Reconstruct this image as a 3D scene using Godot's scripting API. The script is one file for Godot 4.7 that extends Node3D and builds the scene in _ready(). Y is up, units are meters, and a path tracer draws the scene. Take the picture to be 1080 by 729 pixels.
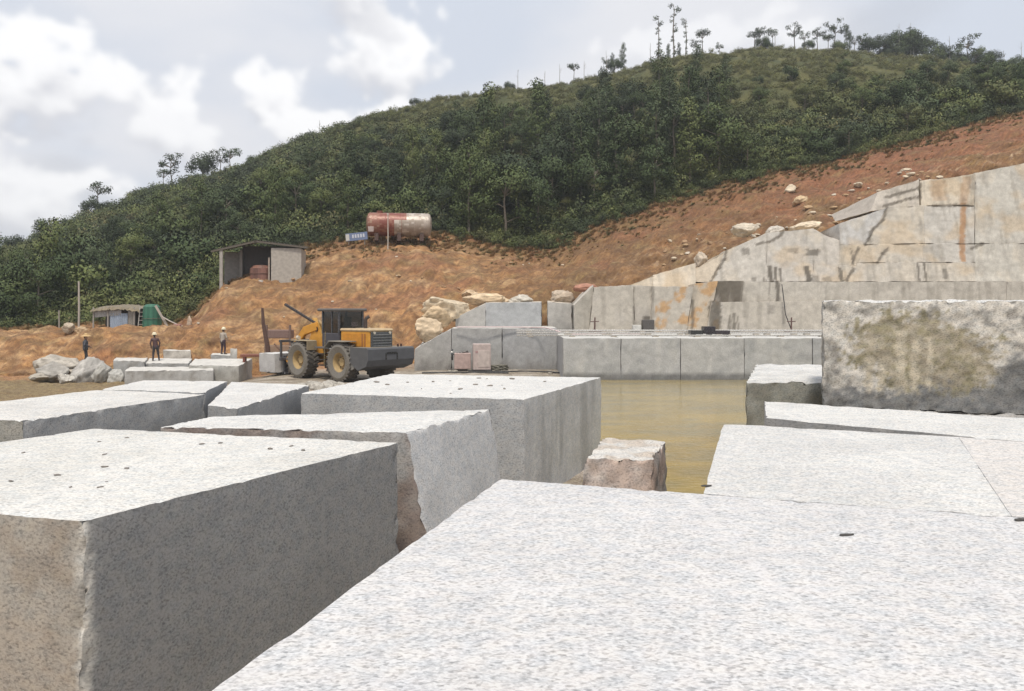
extends Node3D
# Granite quarry below a wooded hill. Metres, y up; the camera looks along -z from a block top 3.1 m above the yard.

var root_names := {}
var noise_a := FastNoiseLite.new()   # coarse fbm
var noise_b := FastNoiseLite.new()   # fine fbm
var noise_c := FastNoiseLite.new()   # ridged
var mats := {}
var rng := RandomNumberGenerator.new()

# ---------------------------------------------------------------- mesh building
class Mb:
	var v := PackedVector3Array()
	var n := PackedVector3Array()
	var c := PackedColorArray()
	var ix := PackedInt32Array()
	func quad(p0: Vector3, p1: Vector3, p2: Vector3, p3: Vector3, col := Color.WHITE) -> void:
		# corners counter-clockwise seen from outside
		var nn := (p1 - p0).cross(p2 - p0) + (p2 - p0).cross(p3 - p0)
		nn = nn.normalized()
		var b := v.size()
		v.push_back(p0); v.push_back(p1); v.push_back(p2); v.push_back(p3)
		for k in 4:
			n.push_back(nn); c.push_back(col)
		ix.push_back(b); ix.push_back(b + 2); ix.push_back(b + 1)
		ix.push_back(b); ix.push_back(b + 3); ix.push_back(b + 2)
	func tri(p0: Vector3, p1: Vector3, p2: Vector3, col := Color.WHITE) -> void:
		var nn := (p1 - p0).cross(p2 - p0).normalized()
		var b := v.size()
		v.push_back(p0); v.push_back(p1); v.push_back(p2)
		for k in 3:
			n.push_back(nn); c.push_back(col)
		ix.push_back(b); ix.push_back(b + 2); ix.push_back(b + 1)
	# smooth grid: pts row-major, nu x nv points, seen from outside u runs right and v runs up
	func grid(pts: PackedVector3Array, cols: PackedColorArray, nu: int, nv: int) -> void:
		var b := v.size()
		v.append_array(pts); c.append_array(cols)
		for j in nv:
			for i in nu:
				var l := pts[j * nu + maxi(i - 1, 0)]; var r := pts[j * nu + mini(i + 1, nu - 1)]
				var d := pts[maxi(j - 1, 0) * nu + i]; var u := pts[mini(j + 1, nv - 1) * nu + i]
				n.push_back((r - l).cross(u - d).normalized())
		for j in nv - 1:
			for i in nu - 1:
				var q := b + j * nu + i
				ix.push_back(q); ix.push_back(q + nu + 1); ix.push_back(q + 1)
				ix.push_back(q); ix.push_back(q + nu); ix.push_back(q + nu + 1)
	func box(ctr: Vector3, size: Vector3, col := Color.WHITE, bs := Basis.IDENTITY, bev := 0.0) -> void:
		var h := size * 0.5
		var e := minf(bev, minf(h.x, minf(h.y, h.z)) * 0.8)
		var g := h - Vector3(e, e, e)
		var f := func(x: float, y: float, z: float) -> Vector3: return ctr + bs * Vector3(x, y, z)
		for s in [-1.0, 1.0]:
			var a1 := PackedVector3Array([f.call(s * h.x, -g.y, -g.z * s * -1), f.call(s * h.x, -g.y, g.z * s * -1), f.call(s * h.x, g.y, g.z * s * -1), f.call(s * h.x, g.y, -g.z * s * -1)])
			quad(a1[0], a1[1], a1[2], a1[3], col)
			quad(f.call(-g.x * s, -g.y, s * h.z), f.call(g.x * s, -g.y, s * h.z), f.call(g.x * s, g.y, s * h.z), f.call(-g.x * s, g.y, s * h.z), col)
			quad(f.call(-g.x, s * h.y, g.z * s), f.call(g.x, s * h.y, g.z * s), f.call(g.x, s * h.y, -g.z * s), f.call(-g.x, s * h.y, -g.z * s), col)
		if e > 0.0:
			for s in [-1.0, 1.0]:
				for t in [-1.0, 1.0]:
					_fair(f.call(-g.x, s * h.y, t * g.z), f.call(g.x, s * h.y, t * g.z), f.call(g.x, s * g.y, t * h.z), f.call(-g.x, s * g.y, t * h.z), ctr, col)
					_fair(f.call(s * h.x, -g.y, t * g.z), f.call(s * h.x, g.y, t * g.z), f.call(s * g.x, g.y, t * h.z), f.call(s * g.x, -g.y, t * h.z), ctr, col)
					_fair(f.call(s * h.x, t * g.y, -g.z), f.call(s * h.x, t * g.y, g.z), f.call(s * g.x, t * h.y, g.z), f.call(s * g.x, t * h.y, -g.z), ctr, col)
					for r in [-1.0, 1.0]:
						var p0: Vector3 = f.call(s * h.x, t * g.y, r * g.z); var p1: Vector3 = f.call(s * g.x, t * h.y, r * g.z); var p2: Vector3 = f.call(s * g.x, t * g.y, r * h.z)
						if (p1 - p0).cross(p2 - p0).dot(p0 - ctr) < 0: tri(p0, p2, p1, col)
						else: tri(p0, p1, p2, col)
	func _fair(p0: Vector3, p1: Vector3, p2: Vector3, p3: Vector3, ctr: Vector3, col: Color) -> void:
		if (p1 - p0).cross(p2 - p0).dot(p0 - ctr) < 0: quad(p3, p2, p1, p0, col)
		else: quad(p0, p1, p2, p3, col)
	# tapered tube through points
	func tube(path: Array, radii: Array, sides := 8, col := Color.WHITE, caps := true) -> void:
		var m := path.size()
		var up := Vector3.UP
		var first: Vector3 = (path[1] - path[0]).normalized()
		if absf(first.dot(up)) > 0.9: up = Vector3.RIGHT
		var rings: Array = []
		for k in m:
			var dir: Vector3 = (path[mini(k + 1, m - 1)] - path[maxi(k - 1, 0)]).normalized()
			var a := dir.cross(up).normalized(); var bb := a.cross(dir).normalized()
			up = bb
			var base := v.size()
			for q in sides:
				var th := TAU * q / sides
				var o := a * cos(th) + bb * sin(th)
				v.push_back(path[k] + o * float(radii[k])); n.push_back(o); c.push_back(col)
			rings.push_back(base)
		for k in m - 1:
			for q in sides:
				var q2 := (q + 1) % sides
				var a0: int = rings[k] + q; var a1: int = rings[k] + q2; var b0: int = rings[k + 1] + q; var b1: int = rings[k + 1] + q2
				ix.push_back(a0); ix.push_back(a1); ix.push_back(b0)
				ix.push_back(a1); ix.push_back(b1); ix.push_back(b0)
		if caps:
			for e in [0, m - 1]:
				var ctr: Vector3 = path[e]
				var dir: Vector3 = (path[0] - path[1]).normalized() if e == 0 else (path[m - 1] - path[m - 2]).normalized()
				var b := v.size()
				v.push_back(ctr); n.push_back(dir); c.push_back(col)
				for q in sides:
					v.push_back(v[rings[e] + q]); n.push_back(dir); c.push_back(col)
				for q in sides:
					var q0 := b + 1 + q; var q1 := b + 1 + (q + 1) % sides
					ix.push_back(b); ix.push_back(q1 if e == 0 else q0); ix.push_back(q0 if e == 0 else q1)
	# lathe about an axis: prof of Vector2(radius, along)
	func lathe(prof: Array, sides: int, at: Vector3, bs: Basis, colf: Callable) -> void:
		var m := prof.size()
		for k in m - 1:
			var p: Vector2 = prof[k]; var q: Vector2 = prof[k + 1]
			var nn := Vector2(q.y - p.y, -(q.x - p.x)).normalized()
			for s in sides:
				var t0 := TAU * s / sides; var t1 := TAU * (s + 1) / sides
				var b := v.size()
				for e in [[p, t0], [p, t1], [q, t1], [q, t0]]:
					var r: Vector2 = e[0]; var th: float = e[1]
					v.push_back(at + bs * Vector3(cos(th) * r.x, r.y, sin(th) * r.x))
					n.push_back((bs * Vector3(cos(th) * nn.x, nn.y, sin(th) * nn.x)).normalized())
					c.push_back(colf.call((t0 + t1) * 0.5, (p.y + q.y) * 0.5))
				ix.push_back(b); ix.push_back(b + 1); ix.push_back(b + 2)
				ix.push_back(b); ix.push_back(b + 2); ix.push_back(b + 3)
	func mesh(mat: Material) -> ArrayMesh:
		var arr := []
		arr.resize(Mesh.ARRAY_MAX)
		arr[Mesh.ARRAY_VERTEX] = v; arr[Mesh.ARRAY_NORMAL] = n; arr[Mesh.ARRAY_COLOR] = c; arr[Mesh.ARRAY_INDEX] = ix
		var am := ArrayMesh.new()
		am.add_surface_from_arrays(Mesh.PRIMITIVE_TRIANGLES, arr)
		am.surface_set_material(0, mat)
		return am

func numbered(called: String) -> String:
	if not root_names.has(called):
		root_names[called] = 0
		return called
	root_names[called] += 1
	return "%s_%03d" % [called, root_names[called]]

func tag(o: Node, label := "", category := "", group := "", kind := "") -> Node:
	if label: o.set_meta("label", label)
	if category: o.set_meta("category", category)
	if group: o.set_meta("group", group)
	if kind: o.set_meta("kind", kind)
	elif category: o.set_meta("kind", "thing")
	return o

func base(called: String, at: Vector3, turn := 0.0) -> Node3D:
	var o := Node3D.new()
	o.name = numbered(called)
	add_child(o)
	o.position = at
	o.rotation.y = turn
	return o

func part(called: String, m: Mb, mat, parent: Node) -> MeshInstance3D:
	var o := MeshInstance3D.new()
	o.mesh = m.mesh(mats[mat] if mat is String else mat)
	if parent == self:
		o.name = numbered(called)
		add_child(o)
	else:
		o.name = called
		parent.add_child(o, true)
	return o

func single(called: String, m: Mb, mat, at: Vector3, label: String, category: String, group := "", turn := 0.0) -> MeshInstance3D:
	var o := part(called, m, mat, self)
	o.position = at
	o.rotation.y = turn
	tag(o, label, category, group)
	return o

# ---------------------------------------------------------------- materials
func srgb(r: float, g: float, b: float) -> Color:
	return Color(r / 255.0, g / 255.0, b / 255.0).srgb_to_linear()

func noise_bytes(size: int, sd: int, freq: float, oct: int, typ := FastNoiseLite.TYPE_SIMPLEX) -> PackedByteArray:
	var f := FastNoiseLite.new()
	f.seed = sd; f.frequency = freq; f.noise_type = typ
	f.fractal_type = FastNoiseLite.FRACTAL_FBM if oct > 1 else FastNoiseLite.FRACTAL_NONE
	f.fractal_octaves = oct
	f.cellular_return_type = FastNoiseLite.RETURN_CELL_VALUE
	f.cellular_jitter = 1.0
	var im := f.get_seamless_image(size, size)
	im.convert(Image.FORMAT_L8)
	return im.get_data()

func tex_of(data: PackedByteArray, size: int) -> ImageTexture:
	var im := Image.create_from_data(size, size, false, Image.FORMAT_RGB8, data)
	im.generate_mipmaps()
	return ImageTexture.create_from_image(im)

func grey_tex(data: PackedByteArray, size: int) -> ImageTexture:
	var im := Image.create_from_data(size, size, false, Image.FORMAT_L8, data)
	im.generate_mipmaps()
	return ImageTexture.create_from_image(im)

func normal_tex(data: PackedByteArray, size: int, strength: float) -> ImageTexture:
	var im := Image.create_from_data(size, size, false, Image.FORMAT_L8, data)
	im.convert(Image.FORMAT_RGBA8)
	im.bump_map_to_normal_map(strength)
	return ImageTexture.create_from_image(im)

func mat(called: String, col := Color.WHITE, rough := 0.9, metal := 0.0) -> StandardMaterial3D:
	var m := StandardMaterial3D.new()
	m.albedo_color = col
	m.roughness = rough
	m.metallic = metal
	m.vertex_color_use_as_albedo = true
	mats[called] = m
	return m

func planar(m: StandardMaterial3D, metres: float) -> void:
	m.uv1_triplanar = true
	m.uv1_world_triplanar = true
	m.uv1_scale = Vector3.ONE / metres
	m.uv1_triplanar_sharpness = 6.0

func make_materials() -> void:
	var S := 1024
	# granite: pale feldspar, grey quartz, dark mica flecks
	var n1 := noise_bytes(S, 11, 0.010, 4)
	var n2 := noise_bytes(S, 12, 0.055, 3)
	var n3 := noise_bytes(S, 13, 0.10, 1, FastNoiseLite.TYPE_CELLULAR)
	var n4 := noise_bytes(S, 14, 0.19, 1, FastNoiseLite.TYPE_CELLULAR)
	var n5 := noise_bytes(S, 15, 0.045, 3)
	var g := PackedByteArray(); g.resize(S * S * 3)
	var gh := PackedByteArray(); gh.resize(S * S)
	var far := PackedByteArray(); far.resize(S * S * 3)
	for i in S * S:
		var a := n1[i] / 255.0 - 0.5; var b := n2[i] / 255.0 - 0.5; var d := n3[i] / 255.0; var e := n4[i] / 255.0 - 0.5; var f := n5[i] / 255.0
		var val := 0.985 + 0.10 * a + 0.08 * b + 0.13 * e
		var fleck := smoothstep(0.70, 0.82, d) * smoothstep(0.25, 0.60, f)
		val -= 0.13 * fleck + 0.07 * smoothstep(0.50, 0.72, f) + 0.05 * smoothstep(0.45, 0.25, d)
		var fv := clampf(0.94 + 0.10 * a + 0.05 * b + 0.09 * e, 0.2, 1.0)
		far[i * 3] = int(255.0 * fv); far[i * 3 + 1] = int(255.0 * fv); far[i * 3 + 2] = int(255.0 * fv)
		val = clampf(val, 0.2, 1.0)
		var warm := 0.015 * a * 2.0
		g[i * 3] = int(255.0 * clampf(val + warm, 0, 1)); g[i * 3 + 1] = int(255.0 * val); g[i * 3 + 2] = int(255.0 * clampf(val - warm, 0, 1))
		gh[i] = int(255.0 * clampf(0.55 + 0.5 * b + 0.5 * e - 0.25 * fleck, 0, 1))
	var gt := tex_of(g, S)
	var gn := normal_tex(gh, S, 2.0)
	for spec in [["granite", 2.0, 0.4], ["granite_far", 6.0, 0.5]]:
		var m := mat(spec[0], Color.WHITE, 0.82)
		m.albedo_texture = gt if spec[0] == "granite" else tex_of(far, S)
		m.normal_enabled = true; m.normal_texture = gn; m.normal_scale = spec[2]
		planar(m, spec[1])
		if spec[0] == "granite": m.uv1_scale = Vector3(0.38, 0.62, 0.58)
	# soil
	var s1 := noise_bytes(S, 21, 0.012, 5)
	var s2 := noise_bytes(S, 22, 0.06, 4)
	var sd := PackedByteArray(); sd.resize(S * S * 3)
	var sh := PackedByteArray(); sh.resize(S * S)
	for i in S * S:
		var a := s1[i] / 255.0 - 0.5; var b := s2[i] / 255.0 - 0.5
		var val := clampf(0.88 + 0.26 * a + 0.34 * b, 0.15, 1.0)
		sd[i * 3] = int(255.0 * val); sd[i * 3 + 1] = int(255.0 * clampf(val - 0.02 + 0.04 * a, 0, 1)); sd[i * 3 + 2] = int(255.0 * clampf(val - 0.04 + 0.06 * b, 0, 1))
		sh[i] = int(255.0 * clampf(0.5 + 0.6 * a + 0.8 * b, 0, 1))
	var st := tex_of(sd, S)
	var sn := normal_tex(sh, S, 6.0)
	for spec in [["soil", 6.0, 1.0], ["yard", 5.0, 0.5], ["hill", 9.0, 1.0]]:
		var m := mat(spec[0], Color.WHITE, 0.95)
		m.albedo_texture = st
		m.normal_enabled = true; m.normal_texture = sn; m.normal_scale = spec[2]
		planar(m, spec[1])
	var w := mat("water", Color.WHITE, 0.10)
	var wn := noise_bytes(512, 31, 0.02, 3)
	w.normal_enabled = true; w.normal_texture = normal_tex(wn, 512, 3.0); w.normal_scale = 0.35
	planar(w, 4.0)
	w.uv1_scale = Vector3(0.16, 0.25, 0.5)
	var lf := mat("leaf", Color.WHITE, 0.75)
	lf.backlight = Color(0.35, 0.42, 0.2)
	lf.cull_mode = BaseMaterial3D.CULL_DISABLED
	var dirty := grey_tex(s1, S)
	for spec in [["bark", 0.95, 0.0], ["paint", 0.55, 0.0], ["steel", 0.5, 0.55], ["rubber", 0.85, 0.0], ["cloth", 0.95, 0.0], ["rust", 0.85, 0.1], ["sheet", 0.6, 0.2], ["wood", 0.9, 0.0]]:
		var m := mat(spec[0], Color.WHITE, spec[1], spec[2])
		m.normal_enabled = true; m.normal_texture = sn; m.normal_scale = 0.25
		m.roughness_texture = dirty
		planar(m, 1.6)
	# dusty, weathered paint of the loader, the tank and the sheds
	var dp := mat("dusty_paint", Color.WHITE, 0.7)
	var du := PackedByteArray(); du.resize(S * S)
	for i in S * S: du[i] = int(255.0 * clampf(0.90 + 0.13 * (s1[i] / 255.0 - 0.5) + 0.05 * (s2[i] / 255.0 - 0.5), 0, 1))
	dp.albedo_texture = grey_tex(du, S)
	planar(dp, 5.0)
	var gl := mat("glass", Color(0.10, 0.14, 0.14, 0.55), 0.05)
	gl.vertex_color_use_as_albedo = false
	gl.transparency = BaseMaterial3D.TRANSPARENCY_ALPHA
	var lamp := mat("lens", Color(0.75, 0.72, 0.66), 0.2)
	lamp.vertex_color_use_as_albedo = false

# ---------------------------------------------------------------- stone
func spaced(len_m: float, cell: float, edge: float) -> PackedFloat32Array:
	# grid lines from 0 to 1, closer together beside both ends
	var t := PackedFloat32Array()
	var e := minf(edge / maxf(len_m, 0.01), 0.2)
	if e > 0.0:
		t.push_back(0.0); t.push_back(e * 0.4)
	var m := maxi(1, int(ceil(len_m * (1 - 2 * e) / cell)))
	for i in m + 1: t.push_back(e + (1 - 2 * e) * i / m)
	if e > 0.0:
		t.push_back(1 - e * 0.4); t.push_back(1.0)
	return t

# eight-cornered stone. top and bot: [front left, front right, back right, back left].
# opt: cell, edge, chip, rough (metres), freq, cols {top, front, right, left, back}, mottle, paint(face, p, col) -> Color
func stone_mesh(top: Array, bot: Array, opt: Dictionary) -> Array:
	var origin := Vector3.ZERO
	for p in bot: origin += p * 0.25
	var cell: float = opt.get("cell", 0.1); var edge: float = opt.get("edge", 0.05); var chip: float = opt.get("chip", 0.04)
	var rough: float = opt.get("rough", 0.01); var freq: float = opt.get("freq", 2.0); var cols: Dictionary = opt.get("cols", {})
	var mottle: float = opt.get("mottle", 0.12); var off: Vector3 = opt.get("seed", Vector3.ZERO)
	var lid: float = opt.get("lid", 1.0)
	var cf: float = opt.get("chip_freq", 4.5)
	var paint = opt.get("paint")
	var pt := func(u: float, v: float, w: float) -> Vector3:
		var a: Vector3 = bot[0].lerp(bot[1], u).lerp(bot[3].lerp(bot[2], u), w)
		var b: Vector3 = top[0].lerp(top[1], u).lerp(top[3].lerp(top[2], u), w)
		return a.lerp(b, v)
	var du: Vector3 = pt.call(1, .5, .5) - pt.call(0, .5, .5)
	var dv: Vector3 = pt.call(.5, 1, .5) - pt.call(.5, 0, .5)
	var dw: Vector3 = pt.call(.5, .5, 1) - pt.call(.5, .5, 0)
	var ext := [du.length(), dv.length(), dw.length()]
	var dirs := [du.normalized(), dv.normalized(), dw.normalized()]
	var ts := [spaced(ext[0], cell, edge), spaced(ext[1], cell, edge), spaced(ext[2], opt.get("cell_deep", cell), edge)]
	var m := Mb.new()
	# [name, fixed axis, value, u axis, flip u, v axis]
	for face in [["top", 1, 1.0, 0, false, 2], ["front", 2, 0.0, 0, false, 1], ["back", 2, 1.0, 0, true, 1], ["right", 0, 1.0, 2, false, 1], ["left", 0, 0.0, 2, true, 1]]:
		if opt.get("skip", []).has(face[0]): continue
		var fa: int = face[1]; var ua: int = face[3]; var va: int = face[5]
		var tu: PackedFloat32Array = ts[ua]; var tv: PackedFloat32Array = ts[va]
		var pts := PackedVector3Array(); var cc := PackedColorArray()
		var bc: Color = cols.get(face[0], cols.get("front", Color(.45, .45, .45)))
		for j in tv.size():
			for i in tu.size():
				var q := [0.0, 0.0, 0.0]
				q[fa] = face[2]
				q[ua] = tu[tu.size() - 1 - i] if face[4] else tu[i]
				q[va] = tv[j]
				var p: Vector3 = pt.call(q[0], q[1], q[2])
				var s := p + off
				var d := Vector3.ZERO
				for k in 3:
					var sg := 0.0
					if q[k] <= 0.0: sg = -1.0
					elif q[k] >= 1.0: sg = 1.0
					if sg == 0.0: continue
					var near := 0.0
					for o in 3:
						if o == k: continue
						var nr := 1.0 - clampf(minf(q[o], 1.0 - q[o]) * ext[o] / (edge * 1.6 + 1e-4), 0, 1)
						if (o == 1 and q[1] > 0.5) or (k == 1 and q[1] >= 1.0): nr *= lid
						near = maxf(near, nr)
					var am := rough * noise_a.get_noise_3d(s.x * freq + k * 31.0, s.y * freq, s.z * freq)
					if near > 0.0:
						am -= chip * near * (0.10 + maxf(0.0, noise_b.get_noise_3d(s.x * cf, s.y * cf + k * 17.0, s.z * cf) * 2.6 - 0.35))
					d += dirs[k] * sg * am
				p += d
				var nz := noise_a.get_noise_3d(s.x * 0.9, s.y * 0.9 + 40.0, s.z * 0.9) * 0.7 + noise_b.get_noise_3d(s.x * 3.1, s.y * 3.1, s.z * 3.1) * 0.5
				var col := bc * (1.0 + mottle * nz)
				if paint: col = paint.call(face[0], p, col)
				col.a = 1.0
				pts.push_back(p - origin); cc.push_back(col)
		m.grid(pts, cc, tu.size(), tv.size())
	# underside
	m.quad(bot[3] - origin, bot[2] - origin, bot[1] - origin, bot[0] - origin, cols.get("front", Color(.4, .4, .4)))
	return [m, origin]

func stone(called: String, top: Array, bot: Array, opt: Dictionary, label: String, group := "", category := "stone block") -> MeshInstance3D:
	var r := stone_mesh(top, bot, opt)
	return single(called, r[0], opt.get("mat", "granite"), r[1], label, category, group)

func boulder_mesh(size: Vector3, sd: int, sub: int, col: Color, cuts := 9, mottle := 0.5, rough := 0.16) -> Mb:
	var r := RandomNumberGenerator.new(); r.seed = sd
	var planes: Array = []
	for k in cuts:
		var nn := Vector3(r.randf_range(-1, 1), r.randf_range(-0.6, 1), r.randf_range(-1, 1)).normalized()
		planes.push_back([nn, r.randf_range(0.5, 0.82)])
	var m := Mb.new()
	for f in 6:
		var ax: Vector3 = [Vector3.RIGHT, Vector3.LEFT, Vector3.UP, Vector3.DOWN, Vector3.BACK, Vector3.FORWARD][f]
		var u: Vector3 = [Vector3.FORWARD, Vector3.BACK, Vector3.RIGHT, Vector3.RIGHT, Vector3.RIGHT, Vector3.LEFT][f]
		var w := ax.cross(u)
		var pts := PackedVector3Array(); var cc := PackedColorArray()
		for j in sub + 1:
			for i in sub + 1:
				var p := (ax + u * (2.0 * i / sub - 1.0) + w * (2.0 * j / sub - 1.0)).normalized()
				for pl in planes:
					var ex: float = p.dot(pl[0]) - pl[1]
					if ex > 0: p -= pl[0] * ex
				var q := p * 1.3 + Vector3(sd * 3.7 + 0.0, sd * 1.3, 0)
				p *= 1.0 + rough * noise_c.get_noise_3d(q.x, q.y, q.z) + rough * 0.8 * noise_b.get_noise_3d(q.x * 2.0, q.y * 2.0, q.z * 2.0)
				pts.push_back(p * size * 0.5)
				var cl := col * (1.0 + mottle * (noise_a.get_noise_3d(q.x * 2.0, q.y * 2.0, q.z * 2.0) + 0.6 * noise_b.get_noise_3d(q.x * 5.0, q.y * 5.0, q.z * 5.0)))
				cl.a = 1.0
				cc.push_back(cl)
		m.grid(pts, cc, sub + 1, sub + 1)
	return m

func boulder(called: String, at: Vector3, size: Vector3, sd: int, col: Color, label: String, group := "", sub := 8, cuts := 9) -> MeshInstance3D:
	return single(called, boulder_mesh(size, sd, sub, col, cuts), "granite_far", at, label, "rock", group, sd * 0.7)

# ---------------------------------------------------------------- land
# stations across the hillside: number, then toe of the cut, foot bench, upper bench, edge of the wood, crest
var stations: Array = [
	[-300.0, Vector3(-47.122, -0.939, -46), Vector3(-52.244, 1.11, -51), Vector3(-56.341, 1.356, -55), Vector3(-60.439, 1.517, -59), Vector3(-102.439, 4.563, -100)],
	[0.0, Vector3(-32.927, -0.924, -50), Vector3(-36.22, 1.289, -55), Vector3(-38.854, 1.517, -59), Vector3(-41.488, 1.64, -63), Vector3(-85.61, 11.661, -130)],
	[100.0, Vector3(-26.829, -0.802, -50), Vector3(-30.049, 1.734, -56), Vector3(-32.195, 1.783, -60), Vector3(-34.341, 1.851, -64), Vector3(-77.805, 19.722, -145)],
	[170.0, Vector3(-22.561, -0.68, -50), Vector3(-25.268, 1.802, -56), Vector3(-27.073, 1.783, -60), Vector3(-28.878, 1.851, -64), Vector3(-69.939, 26.35, -155)],
	[205.0, Vector3(-20.835, -0.57, -51), Vector3(-22.878, 1.939, -56), Vector3(-24.921, 2.505, -61), Vector3(-26.963, 2.939, -66), Vector3(-64.549, 28.534, -158)],
	[240.0, Vector3(-18.659, -0.383, -51), Vector3(-20.488, 2.076, -56), Vector3(-23.78, 5.399, -65), Vector3(-25.244, 5.793, -69), Vector3(-59.634, 30.532, -163)],
	[320.0, Vector3(-13.951, -0.324, -52), Vector3(-15.293, 2.057, -57), Vector3(-17.976, 6.368, -67), Vector3(-20.39, 9.402, -76), Vector3(-45.61, 38.759, -170)],
	[390.0, Vector3(-9.695, -0.39, -53), Vector3(-10.61, 2.393, -58), Vector3(-12.805, 7.539, -70), Vector3(-14.451, 10.615, -79), Vector3(-32.012, 45.143, -175)],
	[460.0, Vector3(-5.268, -0.456, -54), Vector3(-5.854, 3.246, -60), Vector3(-7.024, 8.28, -72), Vector3(-7.902, 11.002, -81), Vector3(-17.561, 50.954, -180)],
	[520.0, Vector3(-1.341, -0.522, -55), Vector3(-1.463, 3.978, -60), Vector3(-1.707, 7.112, -70), Vector3(-1.951, 9.929, -80), Vector3(-4.439, 53.483, -182)],
	[580.0, Vector3(2.732, -0.588, -56), Vector3(2.927, 4.563, -60), Vector3(3.415, 6.941, -70), Vector3(3.902, 9.539, -80), Vector3(8.976, 55.383, -184)],
	[640.0, Vector3(6.951, -0.376, -57), Vector3(7.561, 5.368, -62), Vector3(8.659, 8.468, -71), Vector3(10, 12.3, -82), Vector3(22.683, 58.446, -186)],
	[700.0, Vector3(11.317, -0.083, -58), Vector3(12.488, 6.222, -64), Vector3(14.244, 10.222, -73), Vector3(16.39, 14.676, -84), Vector3(36.683, 62.71, -188)],
	[800.0, Vector3(19.024, -0.193, -60), Vector3(20.927, 8.573, -66), Vector3(23.463, 12.576, -74), Vector3(27.268, 17.888, -86), Vector3(60.244, 65.661, -190)],
	[880.0, Vector3(25.293, 0.124, -61), Vector3(27.78, 10.454, -67), Vector3(31.098, 14.533, -75), Vector3(36.073, 19.97, -87), Vector3(78.78, 65.198, -190)],
	[960.0, Vector3(31.756, 0.076, -62), Vector3(34.829, 13.632, -68), Vector3(38.927, 17.188, -76), Vector3(45.073, 22.31, -88), Vector3(97.317, 62.88, -190)],
	[1080.0, Vector3(41.488, 0.027, -63), Vector3(45.439, 16.395, -69), Vector3(50.707, 20.66, -77), Vector3(58.61, 26.001, -89), Vector3(125.122, 59.637, -190)],
	[1400.0, Vector3(67.122, -0.022, -64), Vector3(73.415, 21.027, -70), Vector3(81.805, 25.929, -78), Vector3(94.39, 31.417, -90), Vector3(199.268, 56.393, -190)]]

func station_at(k: int) -> Array:
	var r: Array = stations[clampi(k, 0, stations.size() - 1)]
	if r.size() == 6:
		var e: Vector3 = r[4]; var c: Vector3 = r[5]
		r.insert(5, Vector3(lerpf(e.x, c.x, .33), lerpf(e.y, c.y, .40), lerpf(e.z, c.z, .33)))
		r.insert(6, Vector3(lerpf(e.x, c.x, .67), lerpf(e.y, c.y, .77), lerpf(e.z, c.z, .67)))
		r.push_back(c + Vector3(c.x * .3, -14, -55))
	return r

# a point of the hillside: station number and row 0 (toe) .. 3 (edge of the wood) .. 6 (crest) .. 7 (far side)
func land(st: float, row: float, rough := true) -> Vector3:
	var k := 0
	while k < stations.size() - 2 and stations[k + 1][0] < st: k += 1
	var a := station_at(k); var b := station_at(k + 1); var pa := station_at(k - 1); var pb := station_at(k + 2)
	var w := clampf((st - a[0]) / (b[0] - a[0]), 0, 1)
	var q: Array = []
	var r0 := clampi(int(floor(row)), 0, 6)
	for j in [r0 - 1, r0, r0 + 1, r0 + 2]:
		var i := clampi(j, 0, 7) + 1
		var va: Vector3 = a[i]; var vb: Vector3 = b[i]; var ta: Vector3 = pa[i]; var tb: Vector3 = pb[i]
		var sm := w * w * (3 - 2 * w)
		q.push_back(va.cubic_interpolate(vb, ta, tb, w).lerp(va.lerp(vb, sm), 0.5))
	var f := row - r0
	var p: Vector3 = q[1].cubic_interpolate(q[2], q[0], q[3], f).lerp(q[1].lerp(q[2], f), 0.6)
	if rough:
		if row < 3.0:
			var lift := smoothstep(0.0, 0.35, row) * (1.0 - smoothstep(2.75, 3.0, row) * 0.6)
			var gully := noise_c.get_noise_3d(p.x * 0.9 + p.y * 0.25, p.y * 0.16, 3.0)
			p.y += lift * (0.65 * noise_a.get_noise_3d(p.x * 0.28, 7.0, p.z * 0.28) + 0.26 * gully + 0.13 * noise_b.get_noise_3d(p.x * 0.9, p.y * 0.9, p.z * 0.9))
			p.z += lift * (0.9 * noise_a.get_noise_3d(p.x * 0.3, p.y * 0.4, 20.0) + 0.3 * noise_b.get_noise_3d(p.x * 0.55, p.y * 1.1, 31.0))
		else:
			p.y += smoothstep(3.0, 3.4, row) * (1.6 * noise_a.get_noise_3d(p.x * 0.10, 9.0, p.z * 0.10))
	return p

# the point of the earth slope at a station that is seen under a given rise (height above the eye over distance)
func slope_point(st: float, rise: float) -> Vector3:
	var best := land(st, 1.05)
	for k in 80:
		var p := land(st, 1.05 + 0.024 * k)
		if absf((p.y - 3.1) / -p.z - rise) < absf((best.y - 3.1) / -best.z - rise): best = p
	return best

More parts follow.
